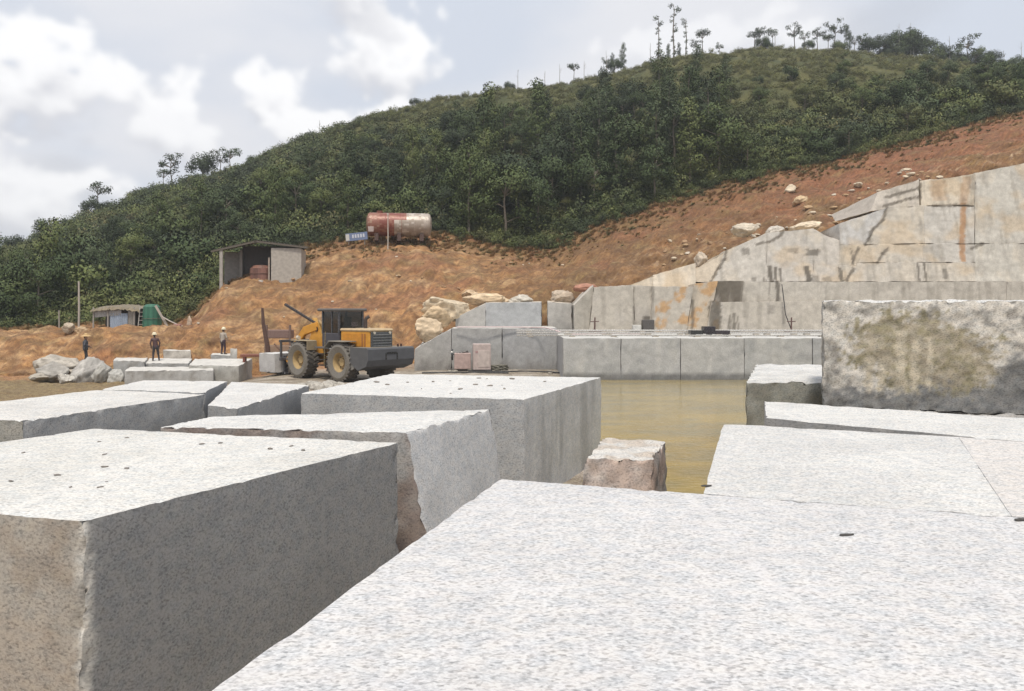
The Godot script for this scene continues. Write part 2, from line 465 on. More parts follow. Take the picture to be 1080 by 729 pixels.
func soil_colour(st: float, row: float, p: Vector3) -> Color:
	var orange := Color(0.47, 0.265, 0.120); var sand := Color(0.58, 0.39, 0.215); var brown := Color(0.31, 0.185, 0.090); var red := Color(0.34, 0.155, 0.085); var straw := Color(0.30, 0.22, 0.105); var pale := Color(0.58, 0.44, 0.29)
	var a := noise_a.get_noise_3d(p.x * 0.30, p.y * 0.55, p.z * 0.2)
	var b := noise_b.get_noise_3d(p.x * 0.5, p.y * 1.0, p.z * 0.4 + 50.0)
	var e := noise_b.get_noise_3d(p.x * 1.6, p.y * 2.4, p.z * 1.0)
	var c := orange.lerp(sand, smoothstep(-0.05, 0.35, a + 0.3 * e))
	c = c.lerp(brown, smoothstep(0.0, 0.3, b) * 0.85)
	c = c.lerp(Color(0.20, 0.115, 0.06), smoothstep(0.15, 0.4, noise_a.get_noise_3d(p.x * 0.45 + 30.0, p.y * 0.9, p.z * 0.3)) * 0.6)
	# right of the tank the cut is older: rusty grass and brown earth; further right bare red earth
	var old := smoothstep(470.0, 640.0, st)
	c = c.lerp(Color(0.20, 0.125, 0.062).lerp(Color(0.31, 0.18, 0.080), smoothstep(-0.2, 0.3, a)), old * 0.85)
	var rr := smoothstep(560.0, 960.0, st) * smoothstep(1.2, 2.1, row + 0.9 * a) * (1.0 - 0.45 * smoothstep(0.1, 0.4, b))
	c = c.lerp(red, clampf(rr, 0, 1) * 0.9)
	c = c.lerp(red, smoothstep(0.1, 0.35, noise_a.get_noise_3d(p.x * 0.12 + 90.0, p.y * 0.3, p.z * 0.1)) * 0.5)
	# broken pale rock just above the cut faces
	var peb := smoothstep(0.22, 0.42, e) * smoothstep(560.0, 760.0, st) * (1.0 - smoothstep(1.2, 2.1, row))
	c = c.lerp(pale, peb * 0.8)
	# dry grass tongues
	c = c.lerp(straw, smoothstep(0.12, 0.4, noise_b.get_noise_3d(p.x * 0.35 + 7.0, p.y * 0.5, p.z * 0.35)) * 0.55)
	# thin beds of lighter and darker earth
	var bed := noise_b.get_noise_3d(p.x * 0.10, p.y * 3.2 + p.x * 0.15, p.z * 0.10)
	c = c * (1.0 + 0.35 * bed)
	var wet := smoothstep(0.28, 0.45, noise_c.get_noise_3d(p.x * 0.55, p.y * 0.9, p.z * 0.4))
	c = c.lerp(Color(0.14, 0.07, 0.035), wet * 0.45)
	return c

func build_land() -> void:
	var m := Mb.new()
	var nu := 430; var nv := 96
	var pts := PackedVector3Array(); var cc := PackedColorArray()
	for j in nv:
		var row := 3.12 * j / (nv - 1)
		for i in nu:
			var st := -300.0 + 1600.0 * i / (nu - 1)
			var p := land(st, row)
			if j == 0: p.y -= 0.8
			pts.push_back(p)
			cc.push_back(soil_colour(st, row, p))
	m.grid(pts, cc, nu, nv)
	tag(part("soil_slope", m, "soil", self), "bare orange and red earth cut below the wood", "", "", "structure")
	m = Mb.new()
	nu = 200; nv = 60
	pts = PackedVector3Array(); cc = PackedColorArray()
	for j in nv:
		var row := 3.0 + 4.0 * j / (nv - 1)
		for i in nu:
			var st := -300.0 + 1700.0 * i / (nu - 1)
			var p := land(st, row)
			if j == 0: p.y -= 0.25
			pts.push_back(p)
			var a := noise_a.get_noise_3d(p.x * 0.12, 0, p.z * 0.12)
			cc.push_back(Color(0.070, 0.085, 0.026).lerp(Color(0.13, 0.13, 0.042), smoothstep(-0.2, 0.3, a)))
	m.grid(pts, cc, nu, nv)
	tag(part("hill", m, "hill", self), "green wooded hill rising behind the quarry", "", "", "structure")

func pond_in(x: float, z: float) -> float:
	if z < -42.0: return -1.0
	return minf(minf(x - (1.15 - (z + 11.0) * 0.085), -z - 10.4), minf(25.0 - x, z + 43.0))

func floor_y(x: float, z: float) -> float:
	var y := -0.30 + 0.05 * absf(noise_a.get_noise_3d(x * 0.7, 0, z * 0.7)) + 0.03 * absf(noise_b.get_noise_3d(x * 1.7, 5, z * 1.7))
	y -= 0.62 * smoothstep(-12.5, -17.0, x) * smoothstep(-24.0, -36.0, z)
	y -= 0.12 * smoothstep(-30.0, -40.0, z)
	var heap := smoothstep(-17.0, -24.0, x) * smoothstep(-26.0, -40.0, z)
	y += heap * (0.25 * noise_a.get_noise_3d(x * 0.6, 3, z * 0.6) + 0.12 * noise_b.get_noise_3d(x * 1.4, 3, z * 1.4))
	y -= 0.75 * smoothstep(-0.15, 0.9, pond_in(x, z) + 0.5 * noise_a.get_noise_3d(x * 1.1, 9, z * 1.1))
	return y

func axis_lines(lo: float, a: float, b: float, hi: float, step: float) -> PackedFloat32Array:
	var t := PackedFloat32Array()
	for k in 6: t.push_back(lerpf(lo, a, 1.0 - pow(1.0 - k / 6.0, 2.0)))
	var m := int((b - a) / step)
	for k in m: t.push_back(a + (b - a) * k / m)
	for k in 7: t.push_back(lerpf(b, hi, pow(k / 6.0, 2.0)))
	return t

func build_ground() -> void:
	var m := Mb.new()
	var xs := axis_lines(-600, -34, 26, 600, 0.3); var zs := axis_lines(-60, 3, 60, 700, 0.3)
	var pts := PackedVector3Array(); var cc := PackedColorArray()
	for z in zs:
		for x in xs:
			var p := Vector3(x, floor_y(x, -z), -z)
			pts.push_back(p)
			var a := noise_a.get_noise_3d(x * 0.25, 1, z * 0.5); var b := noise_b.get_noise_3d(x * 0.8, 2, z * 1.5)
			var c := Color(0.36, 0.32, 0.26).lerp(Color(0.50, 0.46, 0.40), smoothstep(-0.25, 0.3, a))
			c = c.lerp(Color(0.20, 0.17, 0.13), smoothstep(0.08, 0.35, b) * 0.7)
			c = c.lerp(Color(0.30, 0.20, 0.10), smoothstep(-13.0, -20.0, x + 4.0 * a) * 0.85)
			c = c.lerp(Color(0.22, 0.19, 0.10), smoothstep(-18.0, -24.0, x + 6.0 * b) * 0.5)
			c = c.lerp(Color(0.40, 0.225, 0.11), smoothstep(46.0, 50.0, z + 3.0 * b) * smoothstep(-5.0, -9.0, x))
			cc.push_back(c)
	m.grid(pts, cc, xs.size(), zs.size())
	tag(part("ground", m, "yard", self), "dusty grey and brown quarry yard", "", "", "structure")
	# turbid pond
	m = Mb.new()
	pts = PackedVector3Array(); cc = PackedColorArray()
	for j in 60:
		for i in 52:
			var p := Vector3(0.2 + 25.8 * i / 51.0, -0.335, -9.8 - 31.0 * j / 59.0)
			pts.push_back(p)
			var a := noise_a.get_noise_3d(p.x * 0.22, 30, p.z * 0.55)
			var b := noise_b.get_noise_3d(p.x * 0.3, 31, p.z * 1.2)
			cc.push_back(Color(0.33, 0.265, 0.125).lerp(Color(0.40, 0.31, 0.13), smoothstep(-0.2, 0.3, a)).lerp(Color(0.29, 0.255, 0.155), smoothstep(0.0, 0.4, b)))
	m.grid(pts, cc, 52, 60)
	tag(part("pond_water", m, "water", self), "muddy ochre water standing in the quarry pit", "", "", "structure")

# ---------------------------------------------------------------- sky
func build_sky() -> ImageTexture:
	var w := 1536; var h := 768
	var im := Image.create(w, h, false, Image.FORMAT_RGBF)
	im.fill(Color(0.30, 0.29, 0.27))
	var f1 := FastNoiseLite.new(); f1.seed = 5; f1.frequency = 1.0; f1.fractal_octaves = 5; f1.noise_type = FastNoiseLite.TYPE_SIMPLEX_SMOOTH; f1.fractal_type = FastNoiseLite.FRACTAL_FBM
	var r := RandomNumberGenerator.new(); r.seed = 77
	# heaped clouds: azimuth, elevation, half width, half height in degrees, brightness
	var heaps: Array = [[-31.5, 13.6, 10.0, 4.6, 1.0], [-24.0, 11.6, 5.0, 2.6, 0.8], [-33.5, 6.8, 7.5, 3.6, 0.95], [-17.2, 14.0, 3.4, 2.8, 1.0], [-9.2, 17.6, 4.6, 4.4, 1.0], [-11.8, 21.6, 4.4, 4.0, 1.0], [-13.0, 12.4, 8.0, 3.0, 0.95], [14.0, 18.0, 9.0, 2.5, 0.5], [31.0, 22.0, 8.0, 3.0, 0.4]]
	for k in 46:
		var az := r.randf_range(38.0, 322.0)
		heaps.push_back([az - 360.0 if az > 180.0 else az, r.randf_range(6.0, 42.0), r.randf_range(3.0, 9.0), r.randf_range(2.0, 4.5), r.randf_range(0.4, 1.0)])
	for j in int(h * 0.52):
		var el := 90.0 - 180.0 * (j + 0.5) / h
		var ce := cos(deg_to_rad(el)); var se := sin(deg_to_rad(el))
		var row: Array = []
		for q in heaps:
			if absf(el - q[1]) < q[3] * 2.6: row.push_back(q)
		for i in w:
			var az := 360.0 * (i + 0.5) / w
			if az > 180.0: az -= 360.0
			var d := Vector3(sin(deg_to_rad(az)) * ce, se, -cos(deg_to_rad(az)) * ce)
			var flat := 1.0 / (maxf(se, 0.0) + 0.22)
			var a := f1.get_noise_3d(d.x * flat * 0.8, d.z * flat * 0.8, 0.0)
			var b := f1.get_noise_3d(d.x * 9.0, d.y * 13.0, d.z * 9.0)
			var b2 := f1.get_noise_3d(d.x * 24.0 + 5.0, d.y * 30.0, d.z * 24.0)
			var c := Color(0.60, 0.645, 0.73).lerp(Color(0.73, 0.74, 0.78), smoothstep(-0.25, 0.3, a))
			c = c.lerp(Color(0.50, 0.52, 0.57), smoothstep(0.15, 0.5, f1.get_noise_3d(d.x * flat * 0.9 + 9.0, d.z * flat * 0.9, 4.0)) * 0.6)
			c = c.lerp(Color(0.72, 0.735, 0.77), (1.0 - smoothstep(0.0, 14.0, el)) * 0.5)
			for q in row:
				var dx: float = (az - q[0]) / q[2]; var dy: float = (el - q[1]) / q[3]
				if absf(dx) > 2.2: continue
				if dy < 0.0: dy *= 1.25
				var body: float = 1.0 - sqrt(dx * dx + dy * dy) + 0.75 * b + 0.55 * b2
				var soft := lerpf(0.9, 0.38, smoothstep(-0.6, 0.4, dy))
				var k: float = smoothstep(0.0, soft, body) * q[4]
				if k <= 0.0: continue
				var top := Color(0.93, 0.93, 0.94).lerp(Color(0.55, 0.56, 0.61), smoothstep(0.35, -0.75, dy + 0.6 * b + 0.5 * b2))
				c = c.lerp(top, clampf(k, 0, 1))
			im.set_pixel(i, j, c)
	return ImageTexture.create_from_image(im)

# ---------------------------------------------------------------- plants
func leaf_card(m: Mb, p: Vector3, out: Vector3, size: float, r: RandomNumberGenerator, col: Color) -> void:
	var nn := (out * 0.8 + Vector3(r.randf_range(-1, 1), r.randf_range(-0.6, 1), r.randf_range(-1, 1))).normalized()
	var u := nn.cross(Vector3(r.randf_range(-1, 1), r.randf_range(-1, 1), r.randf_range(-1, 1))).normalized()
	var w := nn.cross(u)
	var s := size * r.randf_range(0.6, 1.25); var t := s * r.randf_range(0.45, 0.8)
	var k := col * r.randf_range(0.72, 1.3)
	k.r *= r.randf_range(0.85, 1.2); k.a = 1.0
	m.quad(p - u * s * 0.5, p - w * t * 0.5 + u * s * 0.08, p + u * s * 0.5, p + w * t * 0.5 - u * s * 0.05, k)
	# leaves of a spray share the outward lie of the spray
	var lie := (out + Vector3(0, 0.35, 0) + nn * 0.45).normalized()
	for q in 4: m.n[m.n.size() - 1 - q] = lie

# clumps: [centre, radius (Vector3)], leaves spread through the outer half of each
func crown(clumps: Array, per_m2: float, leaf: float, sd: int, col: Color) -> Mb:
	var r := RandomNumberGenerator.new(); r.seed = sd
	var m := Mb.new()
	var lo := Vector3(99, 99, 99); var hi := -lo
	for cl in clumps:
		lo = lo.min(cl[0] - cl[1]); hi = hi.max(cl[0] + cl[1])
	var mid := (lo + hi) * 0.5; var span := (hi - lo) * 0.5
	for cl in clumps:
		var c: Vector3 = cl[0]; var rad: Vector3 = cl[1]
		var area := 12.5 * pow((rad.x * rad.y + rad.x * rad.z + rad.y * rad.z) / 3.0, 1.0)
		for k in int(area * per_m2):
			var d := Vector3(r.randfn(), r.randfn(), r.randfn()).normalized()
			var q := pow(r.randf(), 0.45)
			var bump := 1.0 + 0.35 * noise_b.get_noise_3d(d.x * 3.0 + sd, d.y * 3.0, d.z * 3.0 + c.x)
			var at := c + d * rad * q * bump
			leaf_card(m, at, (d * 0.7 + ((at - mid) / (span + Vector3.ONE * 0.3)).normalized() * 0.8).normalized(), leaf, r, col)
	return m

func trunk(path: Array, r0: float, limbs: Array, col: Color) -> Mb:
	var m := Mb.new()
	var radii: Array = []
	for k in path.size(): radii.push_back(r0 * (1.0 - 0.75 * k / (path.size() - 1.0)))
	m.tube(path, radii, 7, col)
	for l in limbs:
		m.tube([l[0], (l[0] + l[1]) * 0.5 + Vector3(0, 0.12, 0), l[1]], [r0 * 0.4, r0 * 0.28, r0 * 0.12], 5, col)
	return m

func tree_proto(kind: String, sd: int) -> Array:
	var r := RandomNumberGenerator.new(); r.seed = sd
	var clumps: Array = []; var limbs: Array = []; var path: Array = []
	var bark := Color(0.16, 0.13, 0.10)
	var leaf := 0.22; var dens := 28.0; var r0 := 0.14
	match kind:
		"broad":
			path = [Vector3(0, -0.6, 0), Vector3(0.1, 1.5, 0), Vector3(0.0, 3.2, 0.1), Vector3(0.15, 5.0, 0)]
			for k in 15:
				var th := r.randf() * TAU; var y := r.randf_range(1.7, 6.3)
				var rad := 2.1 * sqrt(maxf(0.08, 1.0 - pow((y - 3.6) / 3.1, 2.0)))
				var c := Vector3(cos(th) * rad * r.randf_range(0.45, 1.0), y, sin(th) * rad * r.randf_range(0.45, 1.0))
				var q := r.randf_range(0.75, 1.25)
				clumps.push_back([c, Vector3(q, q * 0.8, q)])
				if k % 2 == 0: limbs.push_back([Vector3(0.05, minf(c.y - 0.6, 3.8), 0.05), c])
		"tall":
			path = [Vector3(0, -0.6, 0), Vector3(0.1, 3.0, 0), Vector3(-0.1, 6.0, 0.1), Vector3(0.1, 8.8, 0)]
			for k in 17:
				var y := 1.6 + 7.2 * k / 16.0; var th := k * 2.4 + r.randf()
				var rad := 1.35 * sqrt(maxf(0.05, 1.0 - pow((y - 4.6) / 4.6, 2.0)))
				var c := Vector3(cos(th) * rad * r.randf_range(0.3, 0.9), y, sin(th) * rad * r.randf_range(0.3, 0.9))
				var q := r.randf_range(0.6, 1.0)
				clumps.push_back([c, Vector3(q, q * 0.95, q)])
				if k % 3 == 0: limbs.push_back([Vector3(0, y - 0.7, 0), c])
		"bushy":
			r0 = 0.09
			path = [Vector3(0, -0.4, 0), Vector3(0.05, 0.8, 0), Vector3(0.1, 1.9, 0.05)]
			for k in 10:
				var th := r.randf() * TAU; var y := r.randf_range(0.5, 2.7)
				var rad := 1.5 * sqrt(maxf(0.1, 1.0 - pow((y - 1.1) / 2.0, 2.0)))
				var q := r.randf_range(0.55, 0.95)
				var c := Vector3(cos(th) * rad * r.randf_range(0.3, 1), y, sin(th) * rad * r.randf_range(0.3, 1))
				clumps.push_back([c, Vector3(q, q * 0.75, q)])
				if k % 3 == 0: limbs.push_back([Vector3(0.03, 0.6, 0.02), c])
		"umbrella":
			r0 = 0.13; leaf = 0.28; dens = 12.0
			path = [Vector3(0, -0.8, 0), Vector3(0.15, 2.0, 0), Vector3(-0.1, 4.2, 0.1), Vector3(0.1, 6.2, 0)]
			var lean := r.randf_range(-0.5, 0.5)
			for k in 8:
				var th := k * TAU / 8.0 + r.randf() * 0.5
				var c := Vector3(cos(th) * r.randf_range(0.6, 1.7) + lean, 5.8 + r.randf_range(-0.9, 0.7) - 0.5 * lean * cos(th), sin(th) * r.randf_range(0.6, 1.6))
				var q := r.randf_range(0.55, 0.95)
				clumps.push_back([c, Vector3(q * 1.0, q * 0.72, q * 1.0)])
				limbs.push_back([Vector3(0, 4.5, 0.05), c])
			if sd % 2 == 0:
				var c2 := Vector3(-0.9 * signf(lean + 0.01), 4.0, 0.2)
				clumps.push_back([c2, Vector3(0.8, 0.4, 0.7)])
				limbs.push_back([Vector3(0, 3.1, 0), c2])
		"slender":
			r0 = 0.17; leaf = 0.28; dens = 13.0
			path = [Vector3(0, -0.8, 0), Vector3(0.1, 3.0, 0), Vector3(-0.05, 6.5, 0.1), Vector3(0.15, 10.0, 0), Vector3(0.0, 11.6, 0)]
			for k in 15:
				var y := 1.2 + 10.2 * k / 14.0 + r.randf_range(-0.3, 0.3)
				if r.randf() < 0.2 and k < 12: continue
				var th := r.randf() * TAU; var out := r.randf_range(0.15, 0.55) * (1.7 if k > 11 else 1.0)
				var q := r.randf_range(0.35, 0.68) * (1.25 if k > 11 else 1.0)
				var c := Vector3(cos(th) * out, y, sin(th) * out)
				clumps.push_back([c, Vector3(q, q * 0.8, q)])
				limbs.push_back([Vector3(0.03, y - 0.35, 0.03), c])
		"round":
			path = [Vector3(0, -0.6, 0), Vector3(0, 1.2, 0), Vector3(0.1, 2.8, 0)]
			for k in 12:
				var d := Vector3(r.randfn(), absf(r.randfn()) * 0.8, r.randfn()).normalized()
				var q := r.randf_range(0.7, 1.05)
				clumps.push_back([Vector3(d.x * 1.5, 2.0 + d.y * 1.5, d.z * 1.5), Vector3(q, q * 0.85, q)])
				if k % 3 == 0: limbs.push_back([Vector3(0, 1.4, 0), Vector3(d.x * 1.4, 2.0 + d.y * 1.4, d.z * 1.4)])
	return [trunk(path, r0, limbs, bark).mesh(mats["bark"]), crown(clumps, dens, leaf, sd, Color.WHITE)]

var protos := {}
var tints: Array = []

func make_protos() -> void:
	tints = []
	for c in [Color(0.060, 0.086, 0.024), Color(0.100, 0.126, 0.034), Color(0.150, 0.168, 0.048), Color(0.036, 0.054, 0.018), Color(0.135, 0.140, 0.045), Color(0.078, 0.102, 0.040)]:
		var m: StandardMaterial3D = mats["leaf"].duplicate()
		m.albedo_color = (c * Color(0.78, 0.86, 0.80)).linear_to_srgb()
		tints.push_back(m)
	for spec in [["broad", 3], ["tall", 3], ["bushy", 3], ["umbrella", 4], ["slender", 3], ["round", 2]]:
		for k in spec[1]:
			var q := tree_proto(spec[0], 100 + k * 13 + spec[0].length() * 7)
			protos["%s%d" % [spec[0], k]] = [q[0], q[1].mesh(tints[0])]

func plant_tree(called: String, kind: String, which: int, tint: int, at: Vector3, scale: Vector3, turn: float, label: String, group: String) -> Node3D:
	var pr: Array = protos["%s%d" % [kind, which]]
	var o := base(called, at, turn)
	o.scale = scale
	var t := MeshInstance3D.new(); t.mesh = pr[0]; t.name = "trunk"; o.add_child(t)
	var c := MeshInstance3D.new(); c.mesh = pr[1]; c.name = "crown"; c.material_override = tints[tint]; o.add_child(c)
	tag(o, label, "tree", group)
	return o

func ordinal(k: int) -> String:
	return ["first", "second", "third", "fourth", "fifth", "sixth", "seventh", "eighth", "ninth", "tenth", "eleventh", "twelfth", "thirteenth", "fourteenth", "fifteenth", "sixteenth"][k]

func build_plants() -> void:
	make_protos()
	rng.seed = 4242
	# trees on the crest, one by one: station, kind, height in metres, tint
	var crest: Array = [
		["slender", "slender tufted tree", [[693, 11.0, 0], [716, 13.2, 0], [729, 10.0, 0]], "of the tall three at the left end of the right-hand crest"],
		["umbrella", "flat-topped tree", [[738, 4.6, 3], [743, 6.6, 3], [757, 3.8, 0], [793, 5.4, 3], [803, 5.6, 3], [818, 5.6, 0], [838, 6.6, 3], [846, 5.0, 0], [858, 5.6, 3], [870, 5.4, 0], [881, 8.0, 3], [905, 5.0, 3], [912, 5.4, 0], [927, 5.2, 3], [1027, 8.4, 3]], "from the left along the right-hand crest"],
		["round", "rounded dense tree", [[806, 4.4, 0], [813, 3.6, 3], [888, 4.6, 1], [850, 3.4, 0], [918, 5.8, 3], [941, 5.8, 0], [934, 4.6, 3], [994, 6.6, 1], [1012, 4.6, 5], [1021, 4.2, 1], [1036, 4.6, 5], [1044, 5.4, 0], [1055, 4.8, 1], [1066, 5.2, 5], [1076, 4.6, 0]], "from the left on the right-hand crest"],
		["broad", "leafy tree on bare stems", [[931, 7.4, 3], [944, 8.4, 0], [953, 9.0, 0], [963, 8.4, 3], [973, 8.6, 0], [984, 7.8, 5], [1002, 7.2, 3], [1018, 6.4, 0], [1034, 6.8, 1], [1050, 6.6, 3], [1070, 6.4, 0]], "from the left in the crest grove at the right"],
		["umbrella", "small flat-topped tree", [[105, 6.4, 3], [173, 5.2, 0], [181, 7.6, 3], [232, 6.2, 3], [246, 6.4, 0], [606, 5.4, 3], [640, 4.2, 0]], "from the left along the left-hand skyline"],
		["round", "dark rounded tree", [[14, 4.6, 3], [44, 5.0, 0], [93, 4.6, 3], [117, 3.4, 0], [141, 3.8, 3], [216, 6.8, 3], [270, 3.4, 0], [330, 3.6, 3], [375, 3.4, 0], [435, 3.2, 3], [540, 3.4, 3], [651, 4.2, 0]], "from the left along the left-hand skyline"],
		["tall", "narrow leafy tree", [[660, 6.4, 0], [649, 5.0, 3], [709, 5.0, 0], [722, 4.4, 3], [898, 7.8, 0]], "from the left rising along the upper crest"]]
	var native := {"slender": 11.8, "umbrella": 6.6, "round": 4.4, "broad": 7.2, "tall": 9.4}
	for row in crest:
		var n := 0
		for e in row[2]:
			var kd: String = row[0]
			var at := land(e[0], 5.93)
			at.y -= 0.2
			var s: float = e[1] / native[kd] * 1.12
			var wide := 1.0
			if kd == "round": wide = 0.85
			if kd == "tall": wide = 0.75
			plant_tree(kd + "_crest_tree", kd, n % (4 if kd == "umbrella" else (2 if kd == "round" else 3)), e[2], at, Vector3(s * wide, s, s * wide), rng.randf() * TAU, "%s, %s %s" % [row[1], ordinal(n), row[3]], "trees along the crest")
			n += 1
	# bare poles on the crest
	var n := 0
	for e in [[340, 5.0], [547, 5.0], [573, 4.0], [593, 5.4], [615, 5.6], [638, 6.4], [685, 5.0], [820, 5.0], [946, 9.6], [962, 9.8], [969, 9.2], [1010, 8.4], [1059, 7.0], [1077, 9.0]]:
		var m := Mb.new()
		var b := rng.randf_range(-0.25, 0.25)
		m.tube([Vector3(0, -0.8, 0), Vector3(b, e[1] * 0.5, 0.05), Vector3(b * 0.5, e[1], 0)], [0.085, 0.065, 0.03], 6, Color(0.30, 0.28, 0.25))
		for q in 3:
			var y: float = e[1] * rng.randf_range(0.55, 0.9)
			m.tube([Vector3(b * 0.8, y, 0), Vector3(b + rng.randf_range(-0.6, 0.6), y + 0.6, rng.randf_range(-0.3, 0.3))], [0.03, 0.012], 5, Color(0.30, 0.28, 0.25))
		single("bare_tree", m, "bark", land(e[0], 5.9), "thin bare dead stem, %s from the left along the skyline" % ordinal(n), "tree", "bare stems on the crest")
		n += 1
	# individual trees of the wood
	var spots: Array = []
	var kinds := {
		"broad": ["broad_tree", "broad-crowned green tree in the wood above the cut", "broad trees of the wood"],
		"tall": ["tall_tree", "tall narrow-crowned tree standing up in the wood", "tall trees of the wood"],
		"bushy": ["low_tree", "low bushy tree on the green hillside", "low trees of the hillside"]}
	var cells := {}
	var made := 0; var tries := 0
	while made < 285 and tries < 12000:
		tries += 1
		var st := rng.randf_range(-60.0, 1140.0)
		var row := 3.06 + pow(rng.randf(), 1.5) * 2.75
		var wood := smoothstep(455.0, 520.0, st) * (1.0 - smoothstep(720.0, 790.0, st))
		if row > 4.35 and st > 300.0 and rng.randf() < 0.75: continue
		var high := smoothstep(3.9, 4.9, row)
		var kind := "bushy"
		var s := 1.0
		if wood > 0.3 and high > 0.6 and rng.randf() < 0.85: continue
		if wood > 0.3 and high < 0.75:
			kind = "broad" if rng.randf() < 0.6 else "tall"
			s = rng.randf_range(0.85, 1.35)
		elif st < 470.0:
			var u := rng.randf()
			kind = "broad" if u < 0.42 else ("tall" if u < 0.55 else "bushy")
			s = rng.randf_range(0.6, 0.95) if kind != "bushy" else rng.randf_range(0.9, 1.7)
			if row > 4.6: s *= 0.75
			if st > 300.0 and row > 4.7 and rng.randf() < 0.8: continue
			if row > 5.3: s *= 0.75
		else:
			if row > 4.2 and rng.randf() < 0.75: continue
			var u := rng.randf()
			kind = "broad" if u < 0.4 else "bushy"
			s = rng.randf_range(0.5, 0.85) if kind == "broad" else rng.randf_range(0.8, 1.6)
			if row > 4.2: s *= 0.65
		if row > 4.3 and st > 300.0:
			kind = "bushy"; s = rng.randf_range(0.5, 0.95)
		s *= lerpf(1.0, 0.5, smoothstep(3.55, 4.5, row))
		var p := land(st, row)
		var ok := true
		for q in spots:
			if q.distance_squared_to(p) < (9.0 if wood > 0.3 else 7.5): ok = false; break
		# keep the sheds, the tank and the signs clear
		if absf(st - 278.0) < 62.0 and row < 3.25: ok = false
		if absf(st - 425.0) < 60.0 and row < 3.14: ok = false
		if absf(st - 138.0) < 60.0 and row < 3.12: ok = false
		if not ok: continue
		spots.push_back(p)
		var kk: Array = kinds[kind]
		var tint: int = [0, 1, 3, 5, 0, 2][rng.randi() % 6] if st < 760.0 else [1, 2, 4, 0, 5][rng.randi() % 5]
		var tr := plant_tree(kk[0], kind, rng.randi() % 3, tint, p - Vector3(0, 0.15, 0), Vector3(s * rng.randf_range(0.9, 1.15), s, s * rng.randf_range(0.9, 1.15)), rng.randf() * TAU, kk[1], kk[2])
		var zone := ""
		for z in [[60.0, "by the left border"], [180.0, "above the hut"], [245.0, "left of the open shed"], [330.0, "above the open shed"], [390.0, "left of the storage tank"], [460.0, "above the storage tank"], [540.0, "right of the storage tank"], [620.0, "above the rusty earth cut"], [700.0, "left of the stepped face"], [790.0, "above the stepped face's shoulder"], [880.0, "above the pale boulders"], [970.0, "above the red earth"], [2000.0, "by the right border"]]:
			if st < z[0]:
				zone = z[1]; break
		var where := "%s in the %s wood %s" % [["broad tree", "narrow tree", "bushy tree"][["broad", "tall", "bushy"].find(kind)], "lower" if row < 3.55 else ("middle" if row < 4.5 else "upper"), zone]
		if not cells.has(where): cells[where] = []
		cells[where].push_back([st, tr])
		made += 1
	for where in cells:
		var row: Array = cells[where]
		row.sort_custom(func(x, y): return x[0] < y[0])
		for k in row.size():
			row[k][1].set_meta("label", ("only " if row.size() == 1 else ordinal(mini(k, 15)) + " ") + where + ("" if row.size() == 1 else ", counted from the left"))
	# undergrowth that nobody could count
	var shrub := crown([[Vector3(0, 0.45, 0), Vector3(0.75, 0.6, 0.75)], [Vector3(0.5, 0.7, 0.2), Vector3(0.5, 0.45, 0.5)], [Vector3(-0.4, 0.8, -0.2), Vector3(0.5, 0.5, 0.5)], [Vector3(0.0, 0.35, 0.6), Vector3(0.5, 0.4, 0.45)]], 24.0, 0.155, 9, Color.WHITE)
	var mm := MultiMesh.new()
	mm.transform_format = MultiMesh.TRANSFORM_3D
	mm.use_colors = true
	mm.mesh = shrub.mesh(mats["leaf"])
	var xf: Array = []; var cl: Array = []
	var pal: Array = [Color(0.062, 0.090, 0.025), Color(0.095, 0.124, 0.034), Color(0.135, 0.152, 0.045), Color(0.052, 0.074, 0.026), Color(0.16, 0.15, 0.055)]
	for k in 17000:
		var st := rng.randf_range(-140.0, 1240.0)
		var row := 3.0 + 3.25 * rng.randf()
		if k % 7 == 0: row = 3.0 + 0.16 * rng.randf()
		var p := land(st, row)
		var open := smoothstep(600.0, 800.0, st) * smoothstep(3.35, 4.0, row) + smoothstep(330.0, 480.0, st) * smoothstep(4.3, 5.0, row)
		open = clampf(open, 0, 1)
		var big := rng.randf_range(0.8, 1.9) * lerpf(1.0, 0.5, open)
		if st > 470.0 and st < 760.0 and row > 3.15 and row < 4.3: big *= 0.7
		if row < 3.12: big = rng.randf_range(0.5, 1.1)
		if absf(st - 278.0) < 48.0 and row < 3.03: continue
		if absf(st - 425.0) < 50.0 and row < 3.06: continue
		if absf(st - 138.0) < 40.0 and row < 3.05: continue
		if row < 3.05 and rng.randf() < 0.5: continue
		xf.push_back(Transform3D(Basis(Vector3.UP, rng.randf() * TAU).scaled(Vector3(big, big * rng.randf_range(0.7, 1.25), big)), p - Vector3(0, 0.12, 0)))
		var patch := noise_a.get_noise_3d(p.x * 0.09, 44, p.z * 0.09) + 0.25 * rng.randfn() * 0.5
		var c: Color = pal[3].lerp(pal[1], smoothstep(-0.3, 0.1, patch)).lerp(pal[2] * 1.15, smoothstep(0.05, 0.3, patch))
		c = c.lerp(Color(0.205, 0.205, 0.066), open * 0.85)
		if rng.randf() < 0.05: c = pal[4]
		cl.push_back(c * rng.randf_range(0.5, 1.1))
	mm.instance_count = xf.size()
	for k in xf.size():
		mm.set_instance_transform(k, xf[k])
		mm.set_instance_color(k, cl[k])
	var mi := MultiMeshInstance3D.new()
	mi.multimesh = mm
	mi.name = "undergrowth"
	add_child(mi)
	tag(mi, "dense green bushes and scrub covering the hill", "undergrowth", "", "stuff")
	# low scrub and rusty fern along the top of the earth cut and on it
	var mm2 := MultiMesh.new()
	mm2.transform_format = MultiMesh.TRANSFORM_3D
	mm2.use_colors = true
	var tuft := Mb.new()
	var r := RandomNumberGenerator.new(); r.seed = 3
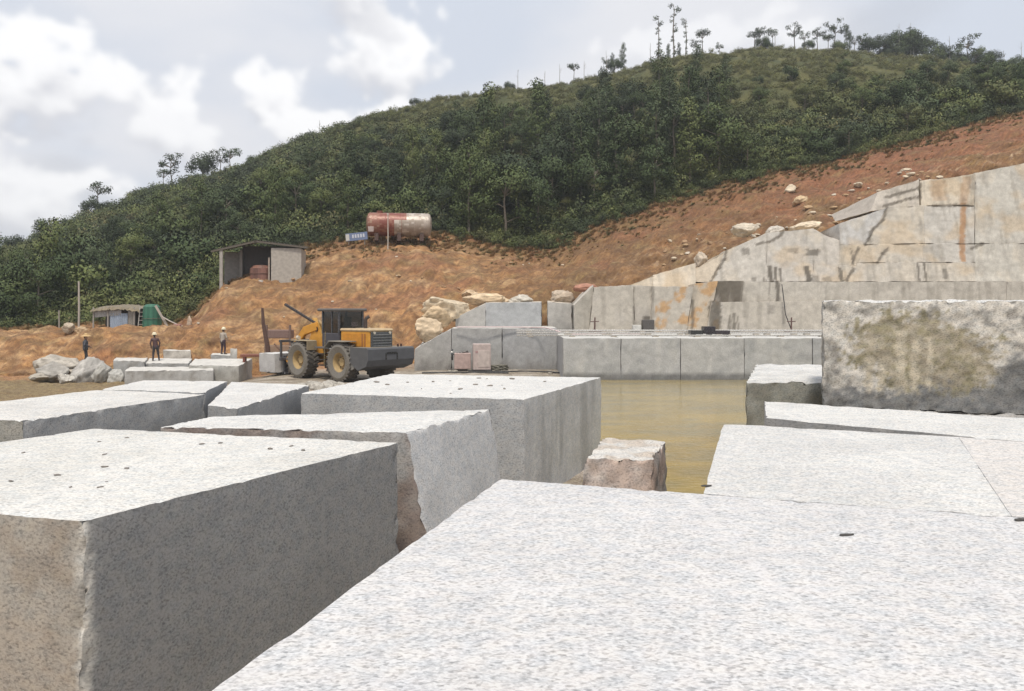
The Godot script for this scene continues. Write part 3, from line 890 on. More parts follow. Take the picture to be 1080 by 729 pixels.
	for k in 46:
		var th := r.randf() * TAU; var o := Vector3(cos(th), 0, sin(th))
		var b := o * r.randf() * 0.25; var tip := b + o * r.randf_range(0.1, 0.4) + Vector3(0, r.randf_range(0.3, 0.75), 0)
		var sd := o.cross(Vector3.UP) * 0.035
		tuft.quad(b - sd, b + sd, b.lerp(tip, 0.6) + sd * 0.8 + Vector3(0, 0.08, 0), tip, Color.WHITE * r.randf_range(0.7, 1.3))
	mm2.mesh = tuft.mesh(mats["leaf"])
	xf = []; cl = []
	for k in 5200:
		var st := rng.randf_range(-100.0, 1180.0)
		var row := 3.05 - pow(rng.randf(), 2.2) * (1.0 if st > 520.0 else 0.8)
		var p := land(st, row)
		if st < 200.0 and row < 2.6: continue
		if noise_b.get_noise_3d(p.x * 0.3, p.y * 0.4, p.z * 0.3) < 0.0 + (0.1 if row < 2.6 else -0.3): continue
		var big := rng.randf_range(0.3, 0.75) * lerpf(0.45, 1.0, smoothstep(2.2, 3.0, row))
		xf.push_back(Transform3D(Basis(Vector3.UP, rng.randf() * TAU).scaled(Vector3(big * 1.3, big, big * 1.3)), p - Vector3(0, 0.05, 0)))
		var c := Color(0.30, 0.165, 0.075).lerp(Color(0.27, 0.20, 0.085), rng.randf())
		if rng.randf() < 0.18: c = Color(0.14, 0.13, 0.055)
		cl.push_back(c * rng.randf_range(0.8, 1.25))
	mm2.instance_count = xf.size()
	for k in xf.size():
		mm2.set_instance_transform(k, xf[k])
		mm2.set_instance_color(k, cl[k])
	mi = MultiMeshInstance3D.new()
	mi.multimesh = mm2
	mi.name = "slope_grass"
	add_child(mi)
	tag(mi, "rusty grass and fern tufts on the earth cut", "grass", "", "stuff")

# ---------------------------------------------------------------- quarry stone
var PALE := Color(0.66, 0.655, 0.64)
var SIDE_SHADE := Color(0.5, 0.5, 0.505)  # sawn block sides, darker than the tops: shade put into the colour

func low(q: Array, y: float, shifts := []) -> Array:
	var r: Array = []
	for k in 4:
		var p: Vector3 = q[k]
		var s: Vector3 = shifts[k] if shifts.size() == 4 else Vector3.ZERO
		r.push_back(Vector3(p.x, y, p.z) + s)
	return r

func speck(p: Vector3, f: float, lo: float, hi: float, k := 0.0) -> float:
	return smoothstep(lo, hi, noise_b.get_noise_3d(p.x * f + k, p.y * f + 3.0 * k, p.z * f))

func build_blocks() -> void:
	# tops painted lighter than sides to carry skylight, with patches of pale stone meal
	var dusty := func(face: String, p: Vector3, col: Color) -> Color:
		if face == "top": col = col.lerp(Color(0.74, 0.735, 0.715), speck(p, 0.5, -0.1, 0.35, 5.0) * 0.5)
		return col
	# the block the picture is taken from
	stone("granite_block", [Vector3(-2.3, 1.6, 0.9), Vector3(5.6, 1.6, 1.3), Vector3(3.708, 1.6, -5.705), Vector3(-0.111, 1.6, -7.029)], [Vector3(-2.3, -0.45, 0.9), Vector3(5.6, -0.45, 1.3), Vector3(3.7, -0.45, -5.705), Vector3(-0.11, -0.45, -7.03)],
		{"cell": 0.09, "edge": 0.05, "chip": 0.014, "rough": 0.008, "freq": 1.0, "mottle": 0.10, "cols": {"top": Color(0.63, 0.625, 0.63), "front": SIDE_SHADE, "left": SIDE_SHADE, "back": SIDE_SHADE, "right": SIDE_SHADE}},
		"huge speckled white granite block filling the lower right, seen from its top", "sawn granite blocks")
	stone("granite_block", [Vector3(1.584, 1.6, -6.449), Vector3(3.69, 1.6, -5.716), Vector3(5.421, 1.6, -9.389), Vector3(2.859, 1.6, -10.513)], low([Vector3(1.584, 1.6, -6.449), Vector3(3.69, 1.6, -5.716), Vector3(5.421, 1.6, -9.389), Vector3(2.859, 1.6, -10.513)], -0.9),
		{"cell": 0.11, "edge": 0.04, "chip": 0.014, "rough": 0.008, "mottle": 0.09, "paint": dusty, "cols": {"top": Color(0.63, 0.625, 0.615), "front": SIDE_SHADE, "left": Color(.5, .49, .47)}},
		"smooth pale block behind the huge speckled one, its left edge over the pond", "sawn granite blocks")
	stone("granite_block", [Vector3(3.675, 1.604, -5.716), Vector3(6.1, 1.604, -4.9), Vector3(6.975, 1.604, -8.289), Vector3(5.384, 1.604, -9.364)], low([Vector3(3.675, 1.604, -5.716), Vector3(6.1, 1.604, -4.9), Vector3(6.975, 1.604, -8.289), Vector3(5.384, 1.604, -9.364)], -0.5),
		{"cell": 0.12, "edge": 0.05, "chip": 0.003, "rough": 0.001, "mottle": 0.08, "cols": {"top": Color(0.66, 0.635, 0.615), "front": SIDE_SHADE}},
		"pinkish pale block cut off by the right border, in front of the mossy block", "sawn granite blocks")
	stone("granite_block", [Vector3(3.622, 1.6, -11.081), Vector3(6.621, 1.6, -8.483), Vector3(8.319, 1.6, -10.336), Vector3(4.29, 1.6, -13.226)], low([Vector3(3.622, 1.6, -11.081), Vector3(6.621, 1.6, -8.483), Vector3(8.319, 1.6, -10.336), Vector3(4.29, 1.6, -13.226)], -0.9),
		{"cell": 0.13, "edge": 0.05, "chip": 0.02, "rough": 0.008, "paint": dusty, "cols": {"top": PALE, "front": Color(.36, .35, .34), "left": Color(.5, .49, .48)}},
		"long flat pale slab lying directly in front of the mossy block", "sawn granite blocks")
	stone("granite_block", [Vector3(5.075, 1.6, -16.849), Vector3(6.73, 1.6, -16.622), Vector3(9.627, 1.6, -22.364), Vector3(7.167, 1.6, -22.778)], low([Vector3(5.075, 1.6, -16.849), Vector3(6.73, 1.6, -16.622), Vector3(9.627, 1.6, -22.364), Vector3(7.167, 1.6, -22.778)], -1.0),
		{"cell": 0.14, "edge": 0.07, "chip": 0.06, "rough": 0.05, "freq": 3.0, "mottle": 0.3, "paint": func(face, p, col): return col.lerp(Color(0.20, 0.19, 0.16), 0.75 * speck(p, 1.1, -0.1, 0.3)) if face != "top" else col,
		"cols": {"top": PALE, "front": Color(.32, .32, .29)}},
		"rough grey block with a bright top at the pond edge, left of the mossy block", "sawn granite blocks")
	# stacked pair: mossy block on a dark rough block
	var moss := func(face: String, p: Vector3, col: Color) -> Color:
		if face == "top": return col
		var u := (p.x - 5.9) / 4.3; var v := (p.y - 1.3) / 2.0
		var n := noise_a.get_noise_3d(p.x * 1.6, p.y * 1.6, 0.0) * 0.45 + noise_b.get_noise_3d(p.x * 7.0, p.y * 7.0, 0.0) * 0.45
		var dx := (u - 0.38) / 0.29; var dy := (v - 0.52 + 0.30 * (u - 0.38)) / 0.36
		var in_m := smoothstep(-0.05, 0.16, 1.0 - sqrt(dx * dx + dy * dy) + 0.75 * n)
		col = col.lerp(Color(0.34, 0.28, 0.18), in_m * 0.7)
		col = col.lerp(Color(0.26, 0.235, 0.12), in_m * smoothstep(-0.05, 0.3, n + 0.05) * 0.6)
		# limy runs down the middle
		for run in [[0.30, 0.035, 0.74], [0.35, 0.02, 0.66], [0.40, 0.018, 0.68], [0.18, 0.022, 0.5], [0.23, 0.02, 0.42]]:
			var w: float = run[1] * (0.45 + 0.9 * absf(noise_b.get_noise_2d(p.y * 3.0, run[0] * 50.0)) + 0.35 * (1.0 - v))
			if v < run[2]: col = col.lerp(Color(0.62, 0.55, 0.43), 0.85 * (1.0 - smoothstep(w * 0.4, w, absf(u - run[0] + 0.02 * n))))
		col = col.lerp(Color(0.17, 0.16, 0.15), smoothstep(0.12, 0.3, noise_b.get_noise_3d(p.x * 3.4, p.y * 4.4, 7.0)) * 0.5 * (1.0 - in_m))
		col = col.lerp(Color(0.16, 0.165, 0.17), smoothstep(0.30, 0.12, v - 0.30 * smoothstep(0.58, 0.72, u) + 0.25 * n) * 0.85)
		col = col.lerp(Color(0.19, 0.18, 0.17), smoothstep(0.10, 0.02, u + 0.05 * n) * smoothstep(-0.2, 0.2, noise_b.get_noise_3d(p.x * 3.0, p.y * 1.2, 17.0)) * 0.75)
		return col
	var mq: Array = [Vector3(5.92, 3.317, -14.8), Vector3(10.463, 3.309, -13.2), Vector3(11.902, 3.315, -16), Vector3(7.04, 3.336, -17.6)]
	stone("granite_block", mq, [Vector3(5.92, 1.295, -14.8), Vector3(10.463, 1.296, -13.2), Vector3(11.902, 1.296, -16.0), Vector3(7.04, 1.296, -17.6)],
		{"cell": 0.04, "edge": 0.08, "chip": 0.05, "rough": 0.055, "freq": 2.2, "mottle": 0.12, "paint": moss, "cols": {"top": PALE, "front": Color(0.66, 0.62, 0.56), "left": Color(0.5, 0.48, 0.45)}},
		"big rough granite block with a brown mossy stain, stacked at the right edge", "rough granite blocks")
	stone("granite_block", [Vector3(6.125, 1.285, -14.35), Vector3(10.939, 1.285, -12.7), Vector3(12.8, 1.285, -16.4), Vector3(7.551, 1.285, -18.0)], [Vector3(6.125, -0.9, -14.35), Vector3(10.939, -0.9, -12.7), Vector3(12.8, -0.9, -16.4), Vector3(7.551, -0.9, -18.0)],
		{"cell": 0.10, "edge": 0.09, "chip": 0.09, "rough": 0.09, "freq": 3.0, "mottle": 0.4, "cols": {"top": Color(.45, .44, .43), "front": Color(.27, .275, .28)}},
		"dark rough block underneath the mossy one", "rough granite blocks")
	# left-hand row of blocks
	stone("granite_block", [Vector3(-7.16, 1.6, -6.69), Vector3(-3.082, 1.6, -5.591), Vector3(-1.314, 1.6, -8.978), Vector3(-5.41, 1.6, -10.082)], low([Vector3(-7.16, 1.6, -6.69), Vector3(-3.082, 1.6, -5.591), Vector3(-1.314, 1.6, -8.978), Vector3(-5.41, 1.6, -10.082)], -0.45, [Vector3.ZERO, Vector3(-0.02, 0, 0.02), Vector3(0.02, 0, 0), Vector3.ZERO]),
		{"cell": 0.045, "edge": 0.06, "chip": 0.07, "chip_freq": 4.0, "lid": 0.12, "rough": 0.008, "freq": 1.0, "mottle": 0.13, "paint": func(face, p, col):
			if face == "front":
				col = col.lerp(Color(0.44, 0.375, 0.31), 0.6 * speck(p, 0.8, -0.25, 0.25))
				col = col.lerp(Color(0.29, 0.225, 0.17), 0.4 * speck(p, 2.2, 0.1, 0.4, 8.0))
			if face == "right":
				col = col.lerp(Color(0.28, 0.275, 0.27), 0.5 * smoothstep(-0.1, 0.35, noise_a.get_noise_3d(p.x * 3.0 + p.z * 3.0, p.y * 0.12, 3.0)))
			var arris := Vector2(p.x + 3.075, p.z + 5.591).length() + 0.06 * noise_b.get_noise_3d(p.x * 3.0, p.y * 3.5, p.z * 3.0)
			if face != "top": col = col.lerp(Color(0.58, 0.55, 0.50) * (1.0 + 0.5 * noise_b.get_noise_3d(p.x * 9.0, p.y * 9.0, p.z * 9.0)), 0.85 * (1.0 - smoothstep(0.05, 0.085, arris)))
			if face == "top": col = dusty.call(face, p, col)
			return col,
		"cols": {"top": Color(0.66, 0.65, 0.62), "front": Color(.42, .38, .33), "right": Color(.285, .283, .278), "left": SIDE_SHADE}},
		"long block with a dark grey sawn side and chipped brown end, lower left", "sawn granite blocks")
	stone("granite_block", [Vector3(-4.631, 1.6, -10.207), Vector3(-1.321, 1.6, -9.762), Vector3(-0.327, 1.6, -12.178), Vector3(-4.329, 1.6, -11.233)], low([Vector3(-4.631, 1.6, -10.207), Vector3(-1.321, 1.6, -9.762), Vector3(-0.327, 1.6, -12.178), Vector3(-4.329, 1.6, -11.233)], -0.45, [Vector3.ZERO, Vector3(0.42, 0, 0.30), Vector3(0.30, 0, 0.12), Vector3.ZERO]),
		{"cell": 0.10, "edge": 0.07, "chip": 0.05, "rough": 0.025, "freq": 1.0, "mottle": 0.16, "paint": func(face, p, col):
			if face == "front": col = col.lerp(Color(0.20, 0.14, 0.115), 0.7 * speck(p, 0.8, 0.05, 0.3))
			return dusty.call(face, p, col),
		"cols": {"top": Color(.67, .665, .65), "front": Color(.36, .345, .33), "right": Color(.56, .56, .565)}},
		"skewed block with a slanting side, between the dark-sided block and the large pond-side block", "sawn granite blocks")
	stone("granite_block", [Vector3(-3.935, 1.6, -14.471), Vector3(0.213, 1.6, -13.443), Vector3(2.074, 1.6, -18.088), Vector3(-2.977, 1.6, -19.07)], low([Vector3(-3.935, 1.6, -14.471), Vector3(0.213, 1.6, -13.443), Vector3(2.074, 1.6, -18.088), Vector3(-2.977, 1.6, -19.07)], -1.0),
		{"cell": 0.11, "edge": 0.06, "chip": 0.025, "rough": 0.014, "mottle": 0.14, "lid": 0.5, "paint": func(face, p, col):
			if face == "right":
				col = col.lerp(Color(0.38, 0.38, 0.38), 0.7 * smoothstep(0.0, 0.35, noise_a.get_noise_3d(p.x * 2.2 + p.z * 2.2, p.y * 0.2, 3.0)))
				col = col.lerp(Color(0.66, 0.66, 0.65), 0.7 * smoothstep(0.1, 0.4, noise_a.get_noise_3d(p.x * 3.2 + p.z * 3.2, p.y * 0.15, 13.0)))
			return dusty.call(face, p, col),
		"cols": {"top": Color(.69, .685, .67), "front": Color(.46, .46, .46), "right": Color(.56, .56, .565)}},
		"large pale block with a straight grey side at the left shore of the pond", "sawn granite blocks")
	stone("granite_block", [Vector3(-9.2, 1.6, -11.5), Vector3(-6.79, 1.6, -10.79), Vector3(-5.63, 1.6, -14.3), Vector3(-8.1, 1.6, -15.2)], [Vector3(-9.2, -0.5, -11.5), Vector3(-6.79, -0.5, -10.79), Vector3(-5.63, -0.5, -14.3), Vector3(-8.1, -0.5, -15.2)],
		{"cell": 0.10, "edge": 0.07, "chip": 0.06, "lid": 0.5, "rough": 0.015, "mottle": 0.18, "paint": dusty, "cols": {"top": Color(.66, .645, .62), "front": Color(.33, .32, .29), "right": Color(.42, .42, .42)}},
		"pale block at the left border, behind the dark-sided block", "sawn granite blocks")
	stone("granite_block", [Vector3(-4.938, 1.6, -12.615), Vector3(-4.307, 1.6, -12.178), Vector3(-4.224, 1.6, -16.184), Vector3(-6.124, 1.6, -16.966)], low([Vector3(-4.938, 1.6, -12.615), Vector3(-4.307, 1.6, -12.178), Vector3(-4.224, 1.6, -16.184), Vector3(-6.124, 1.6, -16.966)], -0.5),
		{"cell": 0.11, "edge": 0.06, "chip": 0.03, "rough": 0.012, "mottle": 0.15, "paint": dusty, "cols": {"top": Color(.67, .66, .645), "front": Color(.34, .34, .34), "right": Color(.40, .40, .40)}},
		"narrow pale block wedged between the left border block and the large pond-side block", "sawn granite blocks")
	stone("granite_block", [Vector3(-8.088, 1.6, -15.318), Vector3(-5.821, 1.6, -14.643), Vector3(-6.25, 1.6, -17.083), Vector3(-8.197, 1.6, -17.324)], low([Vector3(-8.088, 1.6, -15.318), Vector3(-5.821, 1.6, -14.643), Vector3(-6.25, 1.6, -17.083), Vector3(-8.197, 1.6, -17.324)], -0.6),
		{"cell": 0.14, "edge": 0.06, "chip": 0.03, "rough": 0.012, "mottle": 0.15, "paint": dusty, "cols": {"top": Color(.67, .66, .64), "front": SIDE_SHADE}},
		"pale block at the back of the left row, nearest the stacked far slabs", "sawn granite blocks")
	# small rough block beside the pond
	stone("granite_block", [Vector3(0.953, 1.194, -10.15), Vector3(1.832, 1.194, -10.15), Vector3(2.286, 1.207, -11.5), Vector3(1.396, 1.2, -11.8)], [Vector3(0.724, -0.5, -9.95), Vector3(1.848, -0.5, -10.05), Vector3(2.3, -0.5, -11.55), Vector3(1.295, -0.5, -11.9)],
		{"cell": 0.06, "edge": 0.07, "chip": 0.08, "rough": 0.05, "freq": 3.0, "mottle": 0.2, "paint": func(face, p, col):
			if face == "top": return col.lerp(Color(.45, .35, .26), 0.5 * speck(p, 1.4, 0.0, 0.3))
			return col.lerp(Color(.50, .36, .29), 0.7 * speck(p, 1.0, -0.1, 0.3)),
		"cols": {"top": Color(.60, .58, .55), "front": Color(.56, .53, .50), "right": Color(.30, .27, .25), "left": Color(.35, .36, .33)}},
		"small squarish rough block with a pinkish face beside the pond", "rough granite blocks")
	# stone chips lying on the tops
	rng.seed = 91
	for k in 26:
		var a := rng.randf_range(0.08, 0.92); var b := rng.randf_range(0.08, 0.92)
		var p: Vector3 = Vector3(-7.16, 1.6, -6.69).lerp(Vector3(-3.07, 1.6, -5.6), a).lerp(Vector3(-5.4, 1.6, -10.1).lerp(Vector3(-1.4, 1.6, -8.95), a), b)
		var s := rng.randf_range(0.018, 0.055)
		var m := boulder_mesh(Vector3(s * rng.randf_range(1.2, 2.4), s * 0.45, s), 300 + k, 3, Color(.22, .20, .18), 6)
		single("stone_chip", m, "granite_far", p + Vector3(0, s * 0.16, 0), "small dark stone chip lying on the dark-sided block's top", "stone chip", "stone chips on the dark-sided block", rng.randf() * TAU)
	for k in 16:
		var a := rng.randf_range(0.1, 0.9); var b := rng.randf_range(0.1, 0.9)
		var p: Vector3 = Vector3(-3.94, 1.6, -14.5).lerp(Vector3(0.21, 1.6, -13.5), a).lerp(Vector3(-3.0, 1.6, -19.0).lerp(Vector3(2.07, 1.6, -18.1), a), b)
		var s := rng.randf_range(0.03, 0.08)
		single("stone_chip", boulder_mesh(Vector3(s * 2.0, s * 0.5, s), 340 + k, 3, Color(.30, .27, .24), 6), "granite_far", p + Vector3(0, s * 0.18, 0), "small stone chip lying on the large pond-side block's top", "stone chip", "stone chips on the pond-side block", rng.randf() * TAU)
	for e in [[Vector3(2.253, 1.6, -5.234), 0.075, "lone dark chip in the middle of the huge speckled block's top"], [Vector3(3.678, 1.6, -5.616), 0.08, "dark splinter at the seam by the right border"], [Vector3(1.68, 1.6, -6.721), 0.07, "dark chip at the pond-side corner of the smooth pale block"]]:
		var m := boulder_mesh(Vector3(e[1] * 1.5, e[1] * 0.25, e[1] * 0.5), 7, 4, Color(.07, .065, .06), 5)
		single("stone_chip", m, "granite_far", e[0] + Vector3(0, e[1] * 0.09, 0), e[2], "stone chip", "", 0.3)

# streaks of wet or soot-dark stain on the cut faces: [x, y top, y bottom, half width, strength]
func streaks(p: Vector3, col: Color, list: Array, dark: Color) -> Color:
	for s in list:
		if p.y > s[1] or p.y < s[2]: continue
		var sx: float = s[0] if s.size() < 6 else lerpf(s[0], s[5], (s[1] - p.y) / (s[1] - s[2]))
		var wob := 0.25 * noise_b.get_noise_2d(p.y * 1.3, s[0] * 9.0)
		var e: float = 1.0 - smoothstep(s[3] * 0.55, s[3], absf(p.x - sx + wob * s[3] * 1.5) + 0.25 * s[3] * noise_b.get_noise_2d(p.x * 6.0, p.y * 3.0))
		col = col.lerp(dark, e * s[4])
	return col

func build_faces() -> void:
	# sawn bench standing in the pond
	var o := base("quarry_bench", Vector3(9.0, -1.0, -40.0))
	tag(o, "long blue-grey sawn stone bench along the far side of the pond", "quarry bench")
	var lines := [2.62, 5.58, 8.64, 11.9, 15.4, 19.0, 23.5]
	for k in 6:
		var a: float = lines[k] + 0.012; var b: float = lines[k + 1] - 0.012
		var z := -39.8 - 0.03 * (k % 2)
		var top := [Vector3(a, 1.8, z), Vector3(b, 1.8, z), Vector3(b, 1.8, -52.5), Vector3(a + (0.25 if k == 0 else 0.0), 1.8, -52.5)]
		var r := stone_mesh(top, low(top, -1.2), {"cell": 0.22, "edge": 0.05, "chip": 0.03, "rough": 0.025, "freq": 0.8, "mottle": 0.10, "seed": Vector3(k * 9.0, 0, 0),
			"cols": {"top": Color(.66, .65, .62), "front": [Color(.45, .455, .46), Color(.47, .475, .48), Color(.48, .48, .475), Color(.45, .455, .455), Color(.42, .43, .44), Color(.47, .47, .465)][k], "left": Color(.45, .45, .45)},
			"paint": func(face, p, col):
				if face == "front":
					col = col.lerp(Color(.60, .59, .57), 0.5 * smoothstep(0.12, 0.4, noise_a.get_noise_3d(p.x * 1.3, p.y * 0.25, 4.0)))
					col = col.lerp(Color(.30, .31, .32), 0.5 * smoothstep(0.1, 0.4, noise_a.get_noise_3d(p.x * 0.5, p.y * 1.6, 14.0)))
					col = col.lerp(Color(.12, .12, .12), 0.8 * smoothstep(0.0, -0.14, p.y + 0.05 * noise_b.get_noise_2d(p.x * 2.0, 1.0)))
				return col})
		var mi := part("sawn_panel", r[0], "granite_far", o)
		mi.position = r[1] - o.position
	# low wall behind the loader and the higher wall on top of it
	var wt := [Vector3(-5.6, 1.2, -47.2), Vector3(2.75, 2.16, -48.0), Vector3(2.75, 2.16, -56.0), Vector3(-5.6, 1.9, -55.0)]
	var mid := [Vector3(-3.0, 2.16, -48.0), wt[1], wt[2], Vector3(-3.0, 2.16, -56.0)]
	o = base("quarry_wall", Vector3(-1.0, -0.5, -48.0))
	tag(o, "low grey cut wall behind the pink cabinet, right of the loader", "quarry wall")
	for q in [[[Vector3(-5.9, 0.9, -47.0), Vector3(-3.75, 2.12, -47.9), Vector3(-3.75, 2.12, -56.0), Vector3(-5.9, 1.4, -55.0)], Color(.46, .45, .43)], [[Vector3(-3.72, 2.16, -47.95), Vector3(-0.62, 2.16, -48.0), Vector3(-0.62, 2.16, -56.0), Vector3(-3.72, 2.16, -56.0)], Color(.44, .44, .43)], [[Vector3(-0.6, 2.16, -48.04), Vector3(2.78, 2.16, -48.0), Vector3(2.78, 2.16, -56.0), Vector3(-0.6, 2.16, -56.0)], Color(.42, .425, .43)]]:
		var r := stone_mesh(q[0], low(q[0], -0.7), {"cell": 0.22, "edge": 0.06, "chip": 0.05, "rough": 0.05, "freq": 0.8, "mottle": 0.14, "cols": {"top": Color(.62, .60, .56), "front": q[1]}, "paint": func(face, p, col):
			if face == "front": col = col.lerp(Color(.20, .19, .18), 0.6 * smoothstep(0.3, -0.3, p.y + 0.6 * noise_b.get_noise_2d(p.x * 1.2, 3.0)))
			return col})
		part("sawn_panel", r[0], "granite_far", o).position = r[1] - o.position
	o = base("quarry_wall", Vector3(0, 2.0, -53.0))
	tag(o, "higher pale blue-grey cut wall with a slanting left end, below the tank slope", "quarry wall")
	for q in [[[Vector3(-3.878, 2.777, -53), Vector3(-1.817, 3.749, -53.2), Vector3(-1.98, 3.878, -58), Vector3(-3.537, 3.1, -58)], Color(.47, .46, .44)], [[Vector3(-1.791, 3.781, -53.2), Vector3(2.011, 3.846, -53.2), Vector3(2.193, 3.949, -58), Vector3(-1.952, 3.949, -58)], Color(.44, .45, .46)], [[Vector3(2.442, 3.849, -53.4), Vector3(4.103, 3.751, -53.4), Vector3(4.456, 3.949, -58), Vector3(2.652, 4.02, -58)], Color(.47, .45, .42)]]:
		var r := stone_mesh(q[0], low(q[0], 1.7), {"cell": 0.22, "edge": 0.06, "chip": 0.06, "rough": 0.06, "freq": 0.9, "mottle": 0.14, "cols": {"top": Color(.60, .54, .46), "front": q[1]}})
		part("sawn_panel", r[0], "granite_far", o).position = r[1] - o.position
	# the stepped quarry face at the right
	o = base("stepped_cliff", Vector3(16.0, 1.7, -53.0))
	tag(o, "tall stepped granite quarry face with dark stains, right of the bench", "quarry face")
	var SOOT := Color(.115, .10, .08)
	var grey := Color(.485, .445, .385); var tan := Color(.52, .45, .36)
	# lower tier, 52 m away: corners top left, top right, bottom right, bottom left
	var tier1: Array = [
		[[Vector3(4.185, 3.607, -52), Vector3(5.454, 4.939, -52), Vector3(5.137, 1.832, -52), Vector3(4.185, 1.832, -52)], Color(.40, .37, .32)],
		[[Vector3(5.496, 4.806, -51.8), Vector3(8.061, 4.932, -51.8), Vector3(8.181, 1.837, -51.8), Vector3(5.148, 1.837, -51.8)], grey],
		[[Vector3(8.101, 4.935, -51.9), Vector3(9.399, 4.872, -51.9), Vector3(9.272, 1.834, -51.9), Vector3(8.228, 1.834, -51.9)], grey],
		[[Vector3(9.394, 4.865, -51.7), Vector3(12.042, 4.802, -51.7), Vector3(11.601, 1.839, -51.7), Vector3(9.268, 1.839, -51.7)], grey],
		[[Vector3(12.127, 4.999, -51.9), Vector3(13.735, 5.22, -51.9), Vector3(13.038, 1.834, -51.9), Vector3(11.684, 1.834, -51.9)], tan],
		[[Vector3(13.814, 5.233, -52.2), Vector3(15.533, 5.233, -52.2), Vector3(15.405, 3.832, -52.2), Vector3(13.496, 3.832, -52.2)], SOOT * 1.25],
		[[Vector3(13.303, 3.825, -51.7), Vector3(20.806, 3.825, -51.7), Vector3(20.806, 1.839, -51.7), Vector3(12.988, 1.839, -51.7)], grey],
		[[Vector3(20.851, 3.826, -51.75), Vector3(29.662, 3.826, -51.75), Vector3(29.662, 1.838, -51.75), Vector3(20.851, 1.838, -51.75)], grey],
		[[Vector3(29.658, 3.825, -51.7), Vector3(39.09, 3.825, -51.7), Vector3(39.09, 1.839, -51.7), Vector3(29.658, 1.839, -51.7)], grey],
		[[Vector3(15.588, 5.186, -52.3), Vector3(26.278, 5.186, -52.3), Vector3(26.278, 3.827, -52.3), Vector3(15.46, 3.827, -52.3)], Color(.50, .465, .41)],
		[[Vector3(26.335, 5.188, -52.35), Vector3(33.325, 5.188, -52.35), Vector3(33.325, 3.828, -52.35), Vector3(26.335, 3.828, -52.35)], Color(.50, .465, .41)],
		[[Vector3(33.332, 5.186, -52.3), Vector3(40.82, 5.186, -52.3), Vector3(40.82, 3.827, -52.3), Vector3(33.332, 3.827, -52.3)], Color(.50, .465, .41)]]
	var st1: Array = [[13.571, 3.861, 1.832, 0.42, 0.85], [13.19, 3.607, 1.832, 0.14, 0.7], [14.459, 2.973, 1.832, 0.10, 0.7], [14.776, 3.1, 1.832, 0.10, 0.7], [15.029, 2.91, 1.832, 0.08, 0.6], [17.883, 5.193, 3.861, 0.17, 0.8], [17.312, 5.193, 3.861, 0.06, 0.5], [18.073, 3.48, 2.339, 0.12, 0.45], [17.249, 3.607, 2.973, 0.28, 0.35],
		[12.049, 3.988, 1.832, 0.13, 0.7], [9.385, 4.876, 1.832, 0.07, 0.5], [8.117, 4.876, 1.832, 0.06, 0.5], [8.941, 2.91, 1.832, 0.33, 0.85], [21.117, 5.002, 3.861, 0.05, 0.3]]
	var paint1 := func(face: String, p: Vector3, col: Color) -> Color:
		if face != "front": return col
		col = col.lerp(Color(.54, .50, .45), 0.4 * smoothstep(0.1, 0.4, noise_a.get_noise_3d(p.x * 0.7, p.y * 0.3, 4.0)))
		col = col.lerp(Color(.34, .31, .265), 0.5 * smoothstep(0.1, 0.4, noise_b.get_noise_3d(p.x * 1.6, p.y * 0.15, 8.0)))
		if p.x > 9.512 and p.x < 13.761:
			col = col.lerp(Color(.55, .33, .15), 0.85 * smoothstep(0.02, 0.3, noise_a.get_noise_3d(p.x * 0.8, p.y * 0.8, 9.0) + 0.28 * smoothstep(3.607, 4.685, p.y) * smoothstep(11.541, 12.429, p.x) ))
		return streaks(p, col, st1, SOOT)
	for q in tier1:
		var f: Array = q[0]
		var mid_p: Vector3 = (f[0] + f[1] + f[2] + f[3]) * 0.25
		for k2 in 4: f[k2] += (f[k2] - mid_p).normalized() * 0.025
		var deep := Vector3(0, 0, -4.5)
		var top := [f[0], f[1], f[1] + deep, f[0] + deep]; var bot := [f[3], f[2], f[2] + deep, f[3] + deep]
		var r := stone_mesh(top, bot, {"cell": 0.11, "cell_deep": 0.8, "edge": 0.05, "chip": 0.02, "rough": 0.06, "freq": 0.9, "mottle": 0.13, "cols": {"top": Color(.6, .56, .5), "front": q[1] * 1.1}, "paint": paint1, "skip": ["back"]})
		part("rock_panel", r[0], "granite_far", o).position = r[1] - o.position
